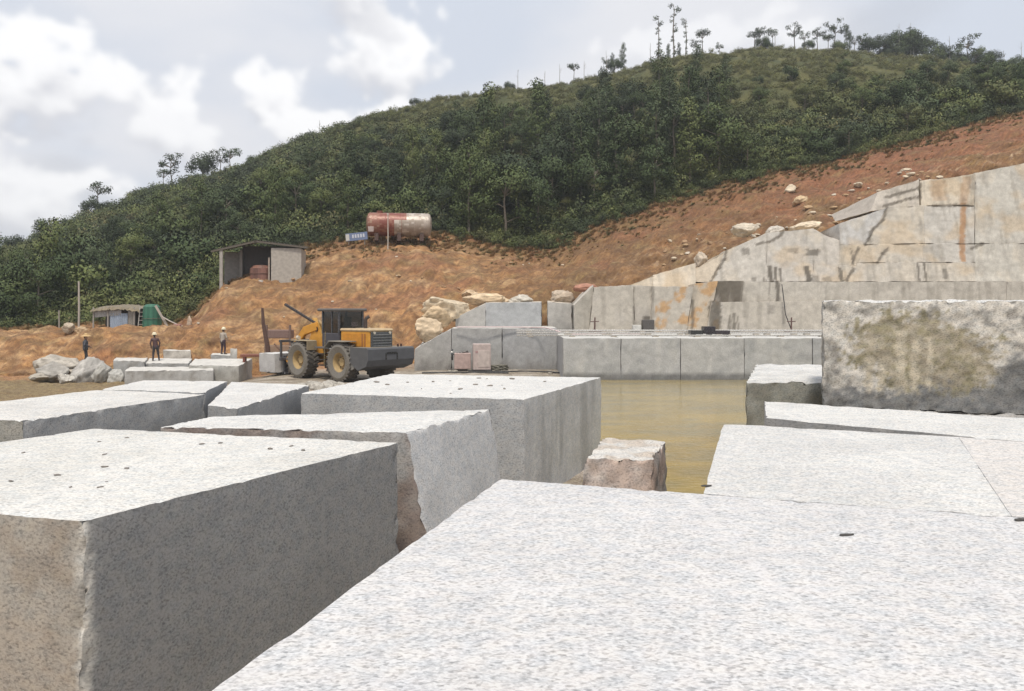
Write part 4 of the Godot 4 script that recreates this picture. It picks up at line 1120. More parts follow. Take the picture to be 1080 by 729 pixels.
	# upper tier, leaning back: corners as station and height numbers, top left, top right, bottom right, bottom left
	var tier2: Array = [
		[[Vector3(12.776, 6.079, -54.28), Vector3(15.009, 7.436, -54.7), Vector3(14.037, 5.275, -54.04), Vector3(12.719, 5.275, -54.04)], tan],
		[[Vector3(15.038, 7.466, -54.66), Vector3(17.992, 8.706, -55.05), Vector3(17.649, 5.273, -54), Vector3(14.06, 5.273, -54)], Color(.475, .445, .40)],
		[[Vector3(18.039, 8.743, -55.09), Vector3(21.403, 9.09, -55.19), Vector3(20.957, 5.275, -54.04), Vector3(17.695, 5.275, -54.04)], Color(.47, .44, .40)],
		[[Vector3(21.425, 9.02, -55.16), Vector3(23.136, 8.189, -54.91), Vector3(22.769, 5.275, -54.04), Vector3(20.99, 5.275, -54.04)], Color(.475, .44, .395)],
		[[Vector3(23.334, 9.439, -55.3), Vector3(26.841, 10.633, -55.65), Vector3(24.912, 7.915, -54.84), Vector3(23.14, 7.915, -54.84)], Color(.46, .45, .435)],
		[[Vector3(23.11, 7.869, -54.77), Vector3(24.847, 7.869, -54.77), Vector3(24.126, 6.414, -54.35), Vector3(22.933, 6.414, -54.35)], grey],
		[[Vector3(24.901, 7.872, -54.8), Vector3(29.037, 7.979, -54.8), Vector3(28.836, 6.651, -54.42), Vector3(24.197, 6.617, -54.42)], grey],
		[[Vector3(22.912, 6.391, -54.3), Vector3(24.117, 6.391, -54.3), Vector3(23.984, 5.273, -54), Vector3(22.785, 5.273, -54)], Color(.465, .435, .39)],
		[[Vector3(24.172, 6.6, -54.35), Vector3(28.799, 6.626, -54.35), Vector3(28.613, 5.273, -54), Vector3(24.017, 5.273, -54)], Color(.47, .435, .385)],
		[[Vector3(26.889, 10.637, -55.68), Vector3(29.538, 10.773, -55.68), Vector3(29.113, 8.019, -54.88), Vector3(24.964, 7.919, -54.88)], Color(.48, .44, .38)],
		[[Vector3(26.408, 11.789, -56.1), Vector3(29.402, 12.729, -56.2), Vector3(29.141, 10.776, -55.7), Vector3(25.653, 10.362, -55.65)], Color(.50, .455, .40)],
		[[Vector3(29.56, 12.633, -56.24), Vector3(33.511, 13.126, -56.31), Vector3(33.178, 10.796, -55.75), Vector3(29.371, 10.796, -55.75)], Color(.54, .48, .39)],
		[[Vector3(29.562, 10.742, -55.65), Vector3(33.119, 10.742, -55.65), Vector3(32.636, 8.002, -54.84), Vector3(29.132, 8.002, -54.84)], Color(.475, .45, .41)],
		[[Vector3(29.055, 7.949, -54.77), Vector3(32.595, 7.949, -54.77), Vector3(32.363, 6.648, -54.38), Vector3(28.848, 6.648, -54.38)], Color(.465, .44, .40)],
		[[Vector3(28.832, 6.6, -54.35), Vector3(32.345, 6.6, -54.35), Vector3(32.137, 5.273, -54), Vector3(28.646, 5.273, -54)], grey],
		[[Vector3(33.57, 13.166, -56.34), Vector3(37.957, 14.142, -56.59), Vector3(36.81, 8.006, -54.88), Vector3(32.7, 8.006, -54.88)], Color(.485, .46, .41)],
		[[Vector3(32.653, 7.952, -54.8), Vector3(36.756, 7.952, -54.8), Vector3(36.22, 5.273, -54), Vector3(32.176, 5.273, -54)], Color(.475, .45, .40)],
		[[Vector3(38.018, 14.148, -56.62), Vector3(45.862, 15.886, -56.98), Vector3(43.463, 5.273, -54), Vector3(36.259, 5.273, -54)], Color(.48, .455, .41)],
		[[Vector3(8.105, 4.996, -53.6), Vector3(9.891, 5.672, -54.07), Vector3(9.805, 4.865, -53.6), Vector3(8.105, 4.865, -53.6)], Color(.46, .38, .28)],
		[[Vector3(9.904, 5.741, -54.14), Vector3(12.792, 6.547, -54.35), Vector3(12.569, 4.858, -53.4), Vector3(9.768, 4.858, -53.4)], tan]]
	var st2: Array = [[18.015, 6.414, 5.207, 0.20, 0.9], [18.379, 6.281, 5.207, 0.13, 0.85], [18.709, 6.215, 5.207, 0.10, 0.8], [17.54, 5.602, 5.207, 0.12, 0.7], [16.814, 5.537, 5.207, 0.2, 0.6], [20.626, 6.348, 5.207, 0.25, 0.9], [21.112, 5.734, 5.207, 0.35, 0.5], [21.904, 5.602, 5.207, 0.4, 0.5], [22.904, 6.281, 5.207, 0.16, 0.8],
		[28.335, 6.617, 5.273, 0.09, 0.8], [28.799, 6.617, 5.273, 0.10, 0.8], [30.158, 6.215, 5.471, 0.2, 0.6], [23.869, 7.636, 6.414, 0.07, 0.6], [25.325, 8.941, 7.915, 0.14, 0.5], [33.144, 13.131, 11.994, 0.4, 0.3], [21.119, 7.575, 7.097, 0.6, 0.75], [19.676, 7.651, 7.308, 0.5, 0.4], [16.41, 7.651, 7.169, 0.35, 0.55]]
	var rust: Array = [[32.357, 10.994, 6.682, 0.26, 0.75, 31.545], [32.887, 12.987, 10.844, 0.4, 0.4, 32.401], [30.759, 12.712, 11.13, 0.7, 0.3]]
	var cracks: Array = [[Vector3(15.076, 7.503, -54.7), Vector3(14.888, 6.822, -54.5), Vector3(14.37, 6.146, -54.3), Vector3(13.829, 5.273, -54)], [Vector3(17.238, 7.929, -55), Vector3(18.277, 8.14, -55.1), Vector3(18.949, 8.476, -55.1), Vector3(19.253, 8.889, -55.2)], [Vector3(26.851, 10.626, -55.6), Vector3(26.464, 9.733, -55.5), Vector3(25.648, 9.024, -55.2), Vector3(24.927, 7.912, -54.8)], [Vector3(26.866, 11.393, -56.2), Vector3(28.15, 11.751, -56.3), Vector3(29.386, 12.094, -56.3)], [Vector3(26.634, 10.749, -56), Vector3(27.659, 11.022, -56), Vector3(28.597, 11.31, -56.1), Vector3(29.35, 11.447, -56.1), Vector3(29.523, 12.438, -56.3)], [Vector3(24.37, 7.653, -54.9), Vector3(23.817, 6.55, -54.4)], [Vector3(25.541, 6.55, -54.4), Vector3(26.035, 7.228, -54.6), Vector3(26.464, 7.644, -54.8)], [Vector3(30.227, 10.776, -55.7), Vector3(32.741, 10.81, -55.7)], [Vector3(32.353, 7.636, -54.7), Vector3(33.214, 7.979, -54.8)], [Vector3(23.246, 5.339, -54), Vector3(23.839, 6.212, -54.3)]]
	var paint2 := func(face: String, p: Vector3, col: Color) -> Color:
		if face != "front": return col
		col = col.lerp(Color(.60, .535, .44), 0.55 * smoothstep(0.05, 0.4, noise_a.get_noise_3d(p.x * 0.5, p.y * 0.35, 4.0)))
		col = col.lerp(Color(.36, .335, .30), 0.45 * smoothstep(0.1, 0.45, noise_a.get_noise_3d(p.x * 1.1, p.y * 0.3, 24.0)))
		col = col.lerp(Color(.33, .30, .255), 0.5 * smoothstep(0.12, 0.4, noise_b.get_noise_3d(p.x * 1.7, p.y * 0.12, 8.0)))
		col = col * (1.0 + 0.10 * noise_b.get_noise_3d(p.x * 0.3, p.y * 4.0, 2.0))
		col = col.lerp(Color(.56, .42, .26), 0.45 * smoothstep(0.1, 0.4, noise_a.get_noise_3d(p.x * 0.22, p.y * 0.3, 60.0)))
		col = streaks(p, col, rust, Color(.40, .20, .075))
		for cr in cracks:
			for k3 in cr.size() - 1:
				var a: Vector3 = cr[k3]; var b: Vector3 = cr[k3 + 1]
				var q2 := Geometry2D.get_closest_point_to_segment(Vector2(p.x, p.y), Vector2(a.x, a.y), Vector2(b.x, b.y))
				var dd := q2.distance_to(Vector2(p.x, p.y)) + 0.10 * noise_b.get_noise_2d(p.x * 3.0, p.y * 3.0)
				col = col.lerp(Color(.13, .11, .085), 0.8 * (1.0 - smoothstep(0.05, 0.15, dd)))
		return streaks(p, col, st2, SOOT)
	for q in tier2:
		var f: Array = q[0]
		var mid_p: Vector3 = (f[0] + f[1] + f[2] + f[3]) * 0.25
		for k2 in 4: f[k2] += (f[k2] - mid_p).normalized() * 0.035
		var deep := Vector3(0, -0.6, -8.0)
		var top := [f[0], f[1], f[1] + deep, f[0] + deep]; var bot := [f[3], f[2], f[2] + Vector3(0, 0, -6), f[3] + Vector3(0, 0, -6)]
		var r := stone_mesh(top, bot, {"cell": 0.11, "cell_deep": 0.8, "edge": 0.06, "chip": 0.02, "rough": 0.10, "freq": 0.6, "mottle": 0.14, "cols": {"top": Color(.52, .42, .30), "front": q[1] * 1.14}, "paint": paint2, "skip": ["back"]})
		part("rock_panel", r[0], "granite_far", o).position = r[1] - o.position
	# boulders above the face and round the low wall
	var cream := Color(.66, .56, .42); var pale := Color(.60, .53, .43); var ochre := Color(.58, .41, .23)
	for e in [
		[Vector3(17.35, 9.211, -57.6), Vector3(2.5, 1.0, 1.8), 1, pale, "long pale boulder lying on top of the face, left of its rounded neighbour"],
		[Vector3(19.525, 9.197, -57.8), Vector3(1.3, 0.8, 1.3), 2, Color(.55, .51, .45), "small rounded boulder on the face beside the long pale one"],
		[Vector3(22.073, 9.559, -58.2), Vector3(2.6, 0.9, 1.8), 3, Color(.74, .62, .46), "bright freshly broken cream rock on top of the face"],
		[slope_point(833, 0.1573), Vector3(1.3, 1.1, 1.1), 4, cream, "pale boulder half bedded in the red slope"],
		[slope_point(842, 0.1427), Vector3(1.9, 1.2, 1.3), 5, Color(.60, .45, .28), "ochre boulder below the bedded pale one on the slope"],
		[slope_point(908, 0.1646), Vector3(1.5, 0.5, 0.9), 6, cream, "flat cream stone on the slope above the face's step"],
		[slope_point(955, 0.1829), Vector3(1.3, 0.5, 0.9), 8, cream, "flat pale stone on the red slope near the face's top edge"],
		[Vector3(13.643, 6.89, -56.5), Vector3(1.1, 1.2, 1.0), 9, Color(.55, .47, .38), "upright boulder at the left shoulder of the face"],
		[Vector3(-4.176, 3.426, -53.5), Vector3(4.2, 1.7, 2.4), 10, Color(.66, .55, .40), "large rounded tan boulder at the left end of the higher wall"],
		[Vector3(-5.25, 2.78, -52.5), Vector3(3.4, 1.5, 2.2), 11, Color(.62, .47, .30), "ochre boulder left of the large rounded tan one"],
		[Vector3(-5.438, 2.024, -49), Vector3(2.6, 1.5, 1.8), 12, Color(.62, .49, .34), "low tan boulder at the left end of the low wall"],
		[Vector3(-1.692, 4.048, -55.5), Vector3(3.6, 0.9, 2.0), 13, Color(.68, .53, .36), "long cream rock lying on the higher wall's left half"],
		[Vector3(0.738, 4.039, -55), Vector3(2.0, 0.7, 1.6), 14, Color(.58, .54, .47), "broken grey rock lying on the higher wall's right half"],
		[Vector3(3.488, 4.173, -55), Vector3(1.9, 1.1, 1.6), 15, Color(.48, .39, .30), "brown domed rock above the narrow end of the higher wall"],
		[Vector3(-3.015, 4.432, -57.5), Vector3(1.9, 0.9, 1.4), 16, Color(.60, .45, .29), "tan rock behind the long cream one"],
		[Vector3(5.184, 4.828, -54.5), Vector3(1.8, 0.8, 1.2), 17, Color(.44, .22, .15), "reddish broken rock above the left end of the stepped face"]]:
		boulder("boulder", e[0], e[1], e[2], e[3], e[4], "boulders around the cut faces", 12, 8)
	# loose pale stones on the soil
	rng.seed = 55
	for k in 110:
		var st := 0.0; var row := 0.0
		if k < 70:
			st = rng.randf_range(700.0, 1010.0); row = rng.randf_range(1.02, 1.9)
		else:
			st = rng.randf_range(190.0, 600.0); row = rng.randf_range(0.6, 2.6)
		var p := land(st, row)
		var s := rng.randf_range(0.16, 0.62) * (0.6 if k >= 70 else 1.0)
		var c: Color = [cream, pale, Color(.48, .33, .19), Color(.40, .26, .15)][rng.randi() % 4]
		boulder("loose_stone", p + Vector3(0, s * 0.12, 0), Vector3(s * rng.randf_range(1.0, 1.8), s * 0.7, s), 400 + k % 9, c, "loose stone on the red slope above the stepped face" if k < 70 else "loose stone on the orange slope below the tank", "stones on the slope above the face" if k < 70 else "stones on the orange slope", 4, 6)

func build_far_yard() -> void:
	# slabs and blocks being worked at the left
	var rr := Color(.43, .425, .41)
	var defs: Array = [
		[[Vector3(-21.448, -0.099, -43), Vector3(-16.518, -0.073, -43), Vector3(-17.998, -0.138, -47), Vector3(-23.099, -0.167, -47)], "low front slab of the far stack, nearest the camera", Color(.45, .45, .44)],
		[[Vector3(-18.713, 0.082, -45), Vector3(-15.629, 0.061, -44.5), Vector3(-16.373, 0.232, -49), Vector3(-20.1, 0.19, -49.2)], "long drilled slab at the right of the far stack, behind the low front slab", Color(.46, .45, .42)],
		[[Vector3(-24.233, 0.222, -47.2), Vector3(-22.37, 0.152, -47.4), Vector3(-23.649, 0.175, -50.5), Vector3(-25.743, 0.205, -50.5)], "grey block at the left end of the far stack, beside the rock heap", rr],
		[[Vector3(-22.436, 0.023, -47.6), Vector3(-19.795, 0.023, -47.6), Vector3(-20.96, 0.115, -51), Vector3(-23.821, 0.115, -51)], "flat slab the dark-clad worker stands by in the far stack", rr],
		[[Vector3(-23.112, 0.619, -51.5), Vector3(-21.291, 0.588, -51.5), Vector3(-21.622, 0.613, -52.3), Vector3(-23.471, 0.644, -52.3)], "bright tilted slab behind the dark-clad worker", Color(.60, .56, .50)],
		[[Vector3(-19.39, 0.417, -50), Vector3(-17.866, 0.356, -50), Vector3(-18.631, 0.379, -52.5), Vector3(-20.232, 0.379, -52.5)], "small slab under the worker at the orange bank", rr],
		[[Vector3(-17.965, 0.801, -49.6), Vector3(-17.541, 0.801, -49.6), Vector3(-17.824, 0.764, -50.4), Vector3(-18.255, 0.764, -50.4)], "short upright offcut beside the worker at the orange bank", Color(.62, .60, .56)]]
	for e in defs:
		stone("stone_slab", e[0], low(e[0], -1.05), {"cell": 0.2, "edge": 0.07, "chip": 0.09, "rough": 0.05, "freq": 1.2, "mottle": 0.2, "mat": "granite_far", "cols": {"top": Color(.66, .64, .60), "front": e[2]},
			"paint": func(face, p, col):
				if face == "front": col = col.lerp(Color(.24, .22, .19), 0.6 * speck(p, 1.2, 0.05, 0.35))
				return col}, e[1], "slabs in the far stack")
	for e in [
		[Vector3(-27.503, -0.416, -46.5), Vector3(2.3, 1.2, 1.4), 31, Color(.36, .34, .31), "dark overhanging rock at the left of the rock heap"],
		[Vector3(-27.746, -0.12, -48), Vector3(3.0, 1.3, 1.6), 32, Color(.50, .46, .40), "pale sloping rock at the back of the rock heap"],
		[Vector3(-25.793, -0.511, -47), Vector3(2.3, 1.9, 1.6), 33, Color(.45, .43, .40), "large split grey rock under the straw-hatted worker"],
		[Vector3(-24.384, -0.643, -46.5), Vector3(1.6, 1.5, 1.3), 34, Color(.42, .41, .38), "grey rock at the right of the rock heap"],
		[Vector3(-23.561, -0.715, -46), Vector3(1.2, 1.1, 1.0), 35, Color(.44, .43, .40), "small grey rock against the far stack"],
		[Vector3(-26.135, -0.784, -45.5), Vector3(1.1, 0.7, 0.9), 36, Color(.54, .51, .46), "small pale rock in front of the heap"],
		[Vector3(-27.656, -0.715, -46), Vector3(1.7, 0.5, 1.0), 37, Color(.45, .41, .35), "flat rock at the heap's front left"],
		[Vector3(-26.908, -0.338, -48.6), Vector3(2.7, 0.8, 1.6), 38, Color(.52, .47, .40), "pale flat rock on the heap behind the straw-hatted worker"],
		[Vector3(-32.246, 1.998, -56.5), Vector3(0.9, 0.8, 0.8), 39, Color(.50, .42, .32), "rock on the rim of the orange bank"],
		[Vector3(-31.171, 1.864, -56.3), Vector3(1.0, 0.6, 0.8), 40, Color(.50, .36, .22), "brown rock on the rim of the orange bank"],
		[Vector3(-24.049, 2.393, -58), Vector3(0.5, 0.9, 0.5), 41, Color(.56, .44, .33), "pale stone standing beside the red machine"]]:
		boulder("rock", e[0], e[1], e[2], e[3], e[4], "rocks of the heap and the bank", 10, 9)
	# rubble beside the loader
	rng.seed = 12
	for k in 34:
		var x := rng.randf_range(-9.6, -5.9); var z := rng.randf_range(-37.0, -34.2)
		var s := rng.randf_range(0.12, 0.6)
		boulder("rubble_stone", Vector3(x, floor_y(x, z) + s * 0.2, z), Vector3(s * 1.4, s * 0.8, s), 500 + k % 8, Color(.46, .43, .38), "grey broken stone in the rubble in front of the loader", "rubble in front of the loader", 4, 7)
	for k in 30:
		var x := rng.randf_range(-6.5, 3.0); var z := rng.randf_range(-47.0, -38.0)
		if Vector2(x, z).distance_to(Vector2(-9.0, -41.5)) < 5.0: continue
		var s := rng.randf_range(0.08, 0.3)
		boulder("rubble_stone", Vector3(x, floor_y(x, z) + s * 0.15, z), Vector3(s * 1.5, s * 0.6, s), 500 + k % 8, Color(.36, .33, .28), "loose stone on the yard before the low wall", "stones on the yard", 4, 7)
	# pink cabinet and saw gear in front of the low wall
	var g := base("machine_cabinet", Vector3(-1.815, -0.42, -46.5), 0.1)
	tag(g, "faded pink steel control cabinet before the low wall", "cabinet")
	var m := Mb.new(); m.box(Vector3(0, 0.9, 0), Vector3(1.05, 1.55, 0.8), Color(.60, .50, .47), Basis.IDENTITY, 0.03); part("body", m, "dusty_paint", g)
	m = Mb.new(); m.box(Vector3(0, 0.06, 0), Vector3(1.2, 0.12, 0.95), Color(.05, .05, .05)); part("skid", m, "rust", g)
	m = Mb.new(); m.box(Vector3(-0.1, 1.2, 0.41), Vector3(0.6, 0.1, 0.02), Color(.40, .25, .25)); part("name_strip", m, "paint", g)
	m = Mb.new(); m.box(Vector3(0.1, 0.8, 0.412), Vector3(0.7, 1.0, 0.02), Color(.63, .54, .50), Basis.IDENTITY, 0.008); part("door", m, "dusty_paint", g)
	g = base("motor_box", Vector3(-2.98, -0.42, -46.9), 0.05)
	tag(g, "low pink motor box with a dark flywheel, left of the cabinet", "machine")
	m = Mb.new(); m.box(Vector3(0, 0.62, 0), Vector3(1.0, 0.95, 0.7), Color(.56, .42, .39), Basis.IDENTITY, 0.03); part("body", m, "dusty_paint", g)
	m = Mb.new(); m.lathe([Vector2(0.05, -0.06), Vector2(0.34, -0.06), Vector2(0.34, 0.06), Vector2(0.05, 0.06)], 18, Vector3(-0.62, 1.0, 0.1), Basis(Vector3.FORWARD, PI / 2) , func(_t, _y): return Color(.08, .08, .08)); part("flywheel", m, "steel", g)
	m = Mb.new(); m.tube([Vector3(-0.6, 1.02, 0.1), Vector3(0.15, 1.16, 0.1), Vector3(0.34, 1.2, 0.1)], [0.04, 0.04, 0.08], 8, Color(.09, .08, .08)); part("axle", m, "steel", g)
	m = Mb.new(); m.box(Vector3(-0.3, 0.08, 0), Vector3(1.2, 0.12, 0.5), Color(.1, .09, .08)); part("skid", m, "rust", g)
	# saw track on the bench
	var k := 0
	for e in [[-46.2, 2.05, 0.10, Color(.62, .60, .57), "upper pale steel rail of the saw track on the bench"], [-44.2, 1.96, 0.09, Color(.55, .53, .50), "middle pale steel rail of the saw track on the bench"], [-42.0, 1.88, 0.07, Color(.48, .46, .43), "nearest steel rail of the saw track on the bench"]]:
		g = base("track_rail", Vector3(10.0, 1.8, e[0]))
		tag(g, e[4], "rail", "rails on the bench")
		m = Mb.new(); m.box(Vector3(0, e[1] - 1.8, 0), Vector3(19.5, e[2], 0.16), e[3], Basis.IDENTITY, 0.01); part("rail", m, "steel", g)
		for q in 9:
			m = Mb.new(); m.box(Vector3(-9.0 + 2.25 * q, (e[1] - 1.8 - e[2] * 0.5) * 0.5, 0), Vector3(0.3, e[1] - 1.8 - e[2] * 0.5, 0.35), Color(.4, .36, .3)); part("sleeper", m, "wood", g)
		k += 1
	g = base("wire_saw", Vector3(10.958, 1.8, -43.2))
	tag(g, "low black wire-saw carriage standing on the bench rails", "machine")
	m = Mb.new(); m.box(Vector3(-0.75, 0.22, 0), Vector3(0.7, 0.22, 0.7), Color(.035, .033, .035), Basis.IDENTITY, 0.02); part("battery_box", m, "paint", g)
	m = Mb.new(); m.box(Vector3(0.62, 0.22, 0), Vector3(0.9, 0.2, 0.7), Color(.04, .035, .037), Basis.IDENTITY, 0.02); part("drive_box", m, "paint", g)
	m = Mb.new(); m.box(Vector3(-0.05, 0.34, 0.02), Vector3(0.62, 0.42, 0.72), Color(.028, .026, .03), Basis.IDENTITY, 0.03); part("motor", m, "paint", g)
	for s in [-0.9, 0.0, 0.9]:
		m = Mb.new(); m.tube([Vector3(s, 0.1, -0.3), Vector3(s, 0.1, 0.3)], [0.1, 0.1], 12, Color(.05, .05, .05)); part("wheel", m, "steel", g)
	for e in [[5.411, "small dark drill with a crossbar standing at the foot of the stepped face"], [18.285, "small dark drill with a long feed line at the foot of the stepped face"]]:
		g = base("rock_drill", Vector3(e[0], 1.8, -50.9))
		tag(g, e[1], "drill")
		m = Mb.new(); m.box(Vector3(0, 0.08, 0), Vector3(0.8, 0.14, 0.4), Color(.10, .06, .05), Basis.IDENTITY, 0.02); part("base_plate", m, "rust", g)
		m = Mb.new(); m.tube([Vector3(0, 0.1, 0), Vector3(0.02, 1.0, 0)], [0.06, 0.045], 8, Color(.12, .07, .06)); part("column", m, "rust", g)
		m = Mb.new(); m.tube([Vector3(-0.28, 0.72, 0), Vector3(0.28, 0.74, 0)], [0.035, 0.035], 6, Color(.12, .07, .06)); part("crossbar", m, "rust", g)
	m = Mb.new(); m.tube([Vector3(0, 0.2, 0), Vector3(-0.25, 1.2, -0.35), Vector3(-0.32, 2.4, -0.55), Vector3(-0.3, 3.2, -0.9)], [0.03, 0.03, 0.03, 0.03], 6, Color(.03, .03, .03)); part("feed_line", m, "rubber", g)
	g = base("compressor", Vector3(8.425, 1.8, -50.8))
	tag(g, "white-fronted machine with a dark motor at the foot of the stepped face", "machine")
	m = Mb.new(); m.box(Vector3(-0.3, 0.3, 0.1), Vector3(0.55, 0.42, 0.5), Color(.62, .61, .58), Basis.IDENTITY, 0.03); part("tank_box", m, "dusty_paint", g)
	m = Mb.new(); m.box(Vector3(0.45, 0.45, 0), Vector3(0.75, 0.8, 0.6), Color(.09, .08, .075), Basis.IDENTITY, 0.03); part("motor", m, "rust", g)
	m = Mb.new(); m.box(Vector3(0.05, 0.05, 0), Vector3(1.5, 0.1, 0.6), Color(.08, .07, .06)); part("skid", m, "rust", g)
	# hoses and cables
	m = Mb.new()
	var path: Array = []; var rad: Array = []
	for q in 25:
		var t := q / 24.0
		path.push_back(Vector3(lerpf(-3.4, 7.4, t), 2.22 + 0.02 * sin(t * 9.0) - 0.34 * smoothstep(0.5, 0.62, t), lerpf(-47.7, -45.0, smoothstep(0.45, 0.65, t)) + 0.15 * sin(t * 14.0))); rad.push_back(0.035)
	m.tube(path, rad, 6, Color(.66, .52, .52))
	single("water_hose", m, "rubber", Vector3.ZERO, "long pinkish hose along the top edge of the low wall", "hose")
	for e in [[[Vector3(-2.6, -0.36, -46.4), Vector3(-1.0, -0.37, -45.9), Vector3(0.6, -0.37, -46.1), Vector3(2.2, -0.37, -45.6), Vector3(2.9, -0.3, -44.0)], "black hose on the yard from the pink cabinet to the bench corner"], [[Vector3(-5.2, -0.37, -44.9), Vector3(-3.6, -0.37, -45.3), Vector3(-2.2, -0.37, -45.2), Vector3(-0.2, -0.37, -44.8)], "black hose lying on the yard left of the pink cabinet"]]:
		m = Mb.new()
		m.tube(e[0], [0.05, 0.05, 0.05, 0.05, 0.05].slice(0, e[0].size()), 6, Color(.04, .04, .04))
		single("black_hose", m, "rubber", Vector3.ZERO, e[1], "hose")
	m = Mb.new()
	for q in 14:
		var th := q * 1.9
		m.tube([Vector3(cos(th) * 0.5, 0.12 + 0.02 * q, sin(th) * 0.35), Vector3(cos(th + 1.0) * 0.55, 0.14 + 0.02 * q, sin(th + 1.0) * 0.3), Vector3(cos(th + 2.0) * 0.5, 0.12 + 0.02 * q, sin(th + 2.0) * 0.35)], [0.045, 0.045, 0.045], 5, Color(.16, .15, .12))
	single("hose_coil", m, "rubber", Vector3(-0.75, -0.42, -46.4), "tangled dark hose heap right of the pink cabinet", "hose")
	# clutter left of the loader
	g = base("leaning_post", Vector3(-14.574, -0.5, -46.5))
	tag(g, "tall dark rusty post leaning left of the loader", "post")
	m = Mb.new(); m.tube([Vector3(0.1, 0, 0), Vector3(-0.05, 1.6, 0), Vector3(-0.3, 3.0, 0.02), Vector3(-0.36, 3.9, 0)], [0.16, 0.15, 0.11, 0.07], 7, Color(.10, .055, .045)); part("shaft", m, "rust", g)
	m = Mb.new(); m.tube([Vector3(0.05, 0.4, 0), Vector3(0.75, 1.3, 0.05), Vector3(0.35, 1.75, 0)], [0.09, 0.08, 0.05], 6, Color(.17, .10, .07)); part("brace", m, "rust", g)
	g = base("saw_bench", Vector3(-15.59, -0.62, -47.0), 0.15)
	tag(g, "rusty red steel trestle left of the leaning post", "trestle")
	m = Mb.new(); m.box(Vector3(0, 1.15, 0), Vector3(1.5, 0.16, 0.7), Color(.22, .09, .06), Basis.IDENTITY, 0.02); part("top_beam", m, "rust", g)
	for s in [[-0.55, -0.25], [0.55, -0.25], [-0.55, 0.25], [0.55, 0.25]]:
		m = Mb.new(); m.box(Vector3(s[0], 0.55, s[1]), Vector3(0.12, 1.1, 0.12), Color(.19, .07, .05)); part("leg", m, "rust", g)
	g = base("timber_stack", Vector3(-13.968, -0.55, -46.0), 0.1)
	tag(g, "stack of pale timbers between the leaning post and the loader", "timber stack")
	for q in 5:
		for s in 2 if q < 4 else 1:
			m = Mb.new(); m.box(Vector3(0.1 * (q % 2) - 0.05, 0.14 + 0.25 * q, -0.22 + 0.42 * s), Vector3(1.5 - 0.1 * q, 0.2, 0.3), [Color(.42, .30, .18), Color(.33, .22, .13), Color(.48, .36, .23)][(q + s) % 3], Basis(Vector3.UP, 0.08 * (q % 3 - 1)), 0.02); part("timber", m, "wood", g)
	g = base("brown_machine", Vector3(-15.324, -0.3, -51.5), -0.1)
	tag(g, "low brown steel machine frame standing behind the loader's forks", "machine")
	m = Mb.new(); m.box(Vector3(0, 2.0, 0), Vector3(1.5, 0.55, 0.9), Color(.20, .13, .11), Basis.IDENTITY, 0.04); part("engine_box", m, "rust", g)
	m = Mb.new(); m.box(Vector3(0, 1.0, 0), Vector3(1.9, 0.5, 1.0), Color(.28, .19, .13), Basis.IDENTITY, 0.04); part("frame", m, "rust", g)
	for s in [-0.8, 0.8]:
		m = Mb.new(); m.box(Vector3(s, 1.3, 0.4), Vector3(0.12, 2.6, 0.12), Color(.18, .12, .10)); part("upright", m, "rust", g)
	for s in [-0.6, 0.6]:
		m = Mb.new(); m.tube([Vector3(s, 0.4, 0.35), Vector3(s, 0.4, 0.6)], [0.4, 0.4], 14, Color(.06, .055, .05)); part("wheel", m, "rubber", g)

